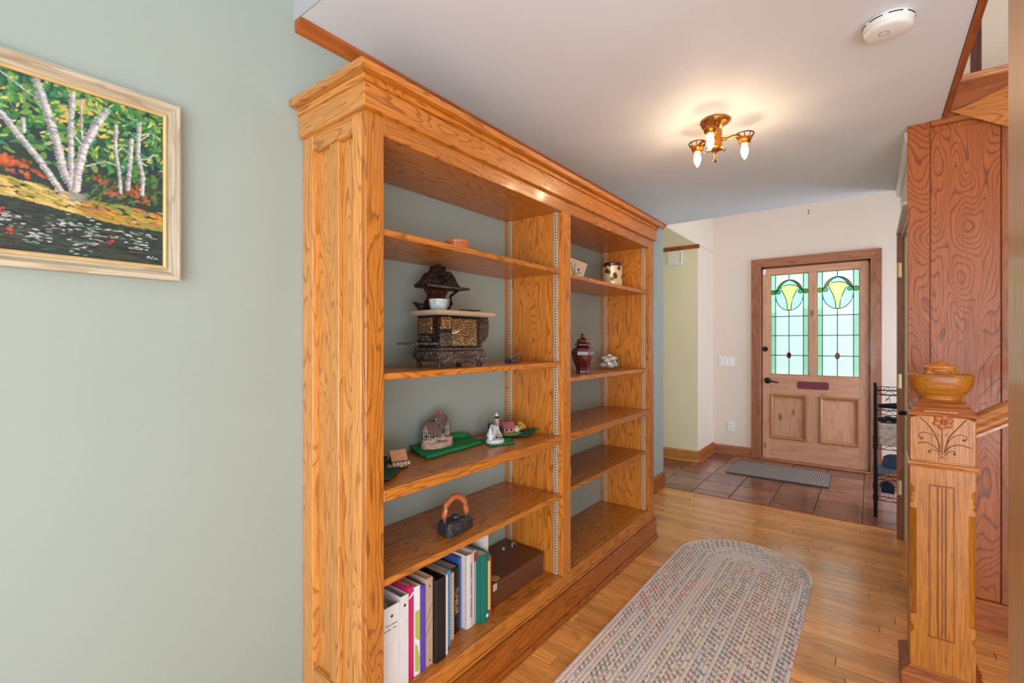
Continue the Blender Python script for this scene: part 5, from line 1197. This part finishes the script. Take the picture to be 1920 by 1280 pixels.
def tin_mat():
    k = NT('printed_floral_tin'); tc = k.n('ShaderNodeTexCoord').outputs['Object']
    vo = k.n('ShaderNodeTexVoronoi', _feature='F1'); k.set(vo.inputs['Vector'], tc); vo.inputs['Scale'].default_value = 28; 
    c = k.ramp(vo.outputs['Distance'], [(0, srgb(120, 24, 36)), (.22, srgb(140, 40, 44)), (.3, srgb(70, 90, 50)), (.38, srgb(196, 160, 90)), (.48, srgb(226, 206, 170)), (1, srgb(222, 196, 150))], 'CONSTANT')
    k.base(c); k.rough(.2); k.p.inputs['Metallic'].default_value = .3; return k.m
tn = thing('floral_tin', 'round floral printed tin with burgundy lid in the top right bay', 'tin', (-1.225, 2.585, z1))
part('body', B().lathe([(0, z1), (.055, z1), (.055, z1+.128), (0, z1+.128)], (-1.225, 2.585, 0), 40), tin_mat(), tn, bevel=.001)
part('lid', B().lathe([(0, z1+.1285), (.058, z1+.1285), (.058, z1+.142), (.054, z1+.147), (0, z1+.147)], (-1.225, 2.585, 0), 40), M['burgundy'], tn, bevel=.001)
z2 = 1.0825
ur = thing('ginger_jar', 'dark burgundy glazed hexagonal lidded ginger jar with gilt blossoms', 'jar', (-1.21, 2.195, z2))
hx = lambda prof, n=6: B().lathe(prof, (-1.21, 2.195, 0), n)
part('body', hx([(0, z2), (.036, z2), (.037, z2+.008), (.033, z2+.012), (.036, z2+.03), (.050, z2+.065), (.061, z2+.098), (.060, z2+.115), (.050, z2+.132), (.034, z2+.140), (.030, z2+.146), (0, z2+.146)]), M['burgundy'], ur, bevel=.004, seg=2, smooth=False)
part('lid', hx([(0, z2+.146), (.044, z2+.147), (.045, z2+.152), (.032, z2+.164), (.030, z2+.176), (.018, z2+.184), (0, z2+.185)]), M['burgundy'], ur, bevel=.002, seg=2)
part('knob', B().lathe([(.008, z2+.184), (.007, z2+.188), (.012, z2+.194), (.009, z2+.202), (.003, z2+.208), (0, z2+.212)], (-1.21, 2.195, 0), 16), M['burgundy'], ur, smooth=True)
fl_ = B()
for (a, c) in ((.028, .095), (.040, .10), (.034, .085), (.044, .088), (.030, .072), (.022, .060), (.018, .105)): fl_.ball((-1.165+.0, 2.195+a-.01, z2+c), (.004, .0055, .0055), 6, k=4)
part('gilt_blossom', fl_, M['gilt_flower'], ur)
gb = thing('glass_bowl', 'clear glass bowl holding white sea shells in the right bay', 'glass bowl', (-1.26, 2.62, z2))
part('vessel', B().lathe([(0, z2), (.062, z2), (.070, z2+.006), (.072, z2+.085), (.069, z2+.085), (.067, z2+.008), (0, z2+.005)], (-1.265, 2.615, 0), 36), M['glass'], gb, smooth=True)
k_ = 0
for (dx, dy, dz, s_) in ((-.02, -.03, .022, .022), (.025, -.02, .02, .024), (.03, .025, .022, .022), (-.025, .02, .02, .024), (.0, .0, .048, .026), (.03, -.01, .058, .020), (-.02, -.02, .062, .020), (.02, .03, .060, .022), (-.01, .03, .072, .018), (.035, .008, .036, .016), (.008, -.042, .05, .018)):
    sb = B(); n = 12; vs = []
    Ts = Matrix.Translation((-1.265+dx, 2.615+dy, z2+.006+dz)) @ Matrix.Rotation(k_*1.3, 4, 'Z') @ Matrix.Rotation(.6+k_*.4, 4, 'X')
    sb.ball((0, 0, 0), (s_, s_*.85, s_*.6), 12, k=8, T=Ts)
    o = part('seashell', sb, M['shell'], smooth=True); tag(o, ['lowest shell at the back left inside the clear glass bowl', 'lowest shell at the front left of the glass bowl', 'large shell low at the front right of the glass bowl', 'low shell at the back right of the glass bowl', 'middle shell at the centre of the glass bowl heap', 'shell high at the front of the glass bowl heap', 'upper shell on the left side of the glass bowl heap', 'upper shell on the right side of the glass bowl heap', 'topmost shell on the heap in the glass bowl', 'small shell pressed to the front glass of the bowl', 'small shell pressed to the left glass of the bowl'][k_], 'seashell', 'white shells in the glass bowl'); k_ += 1
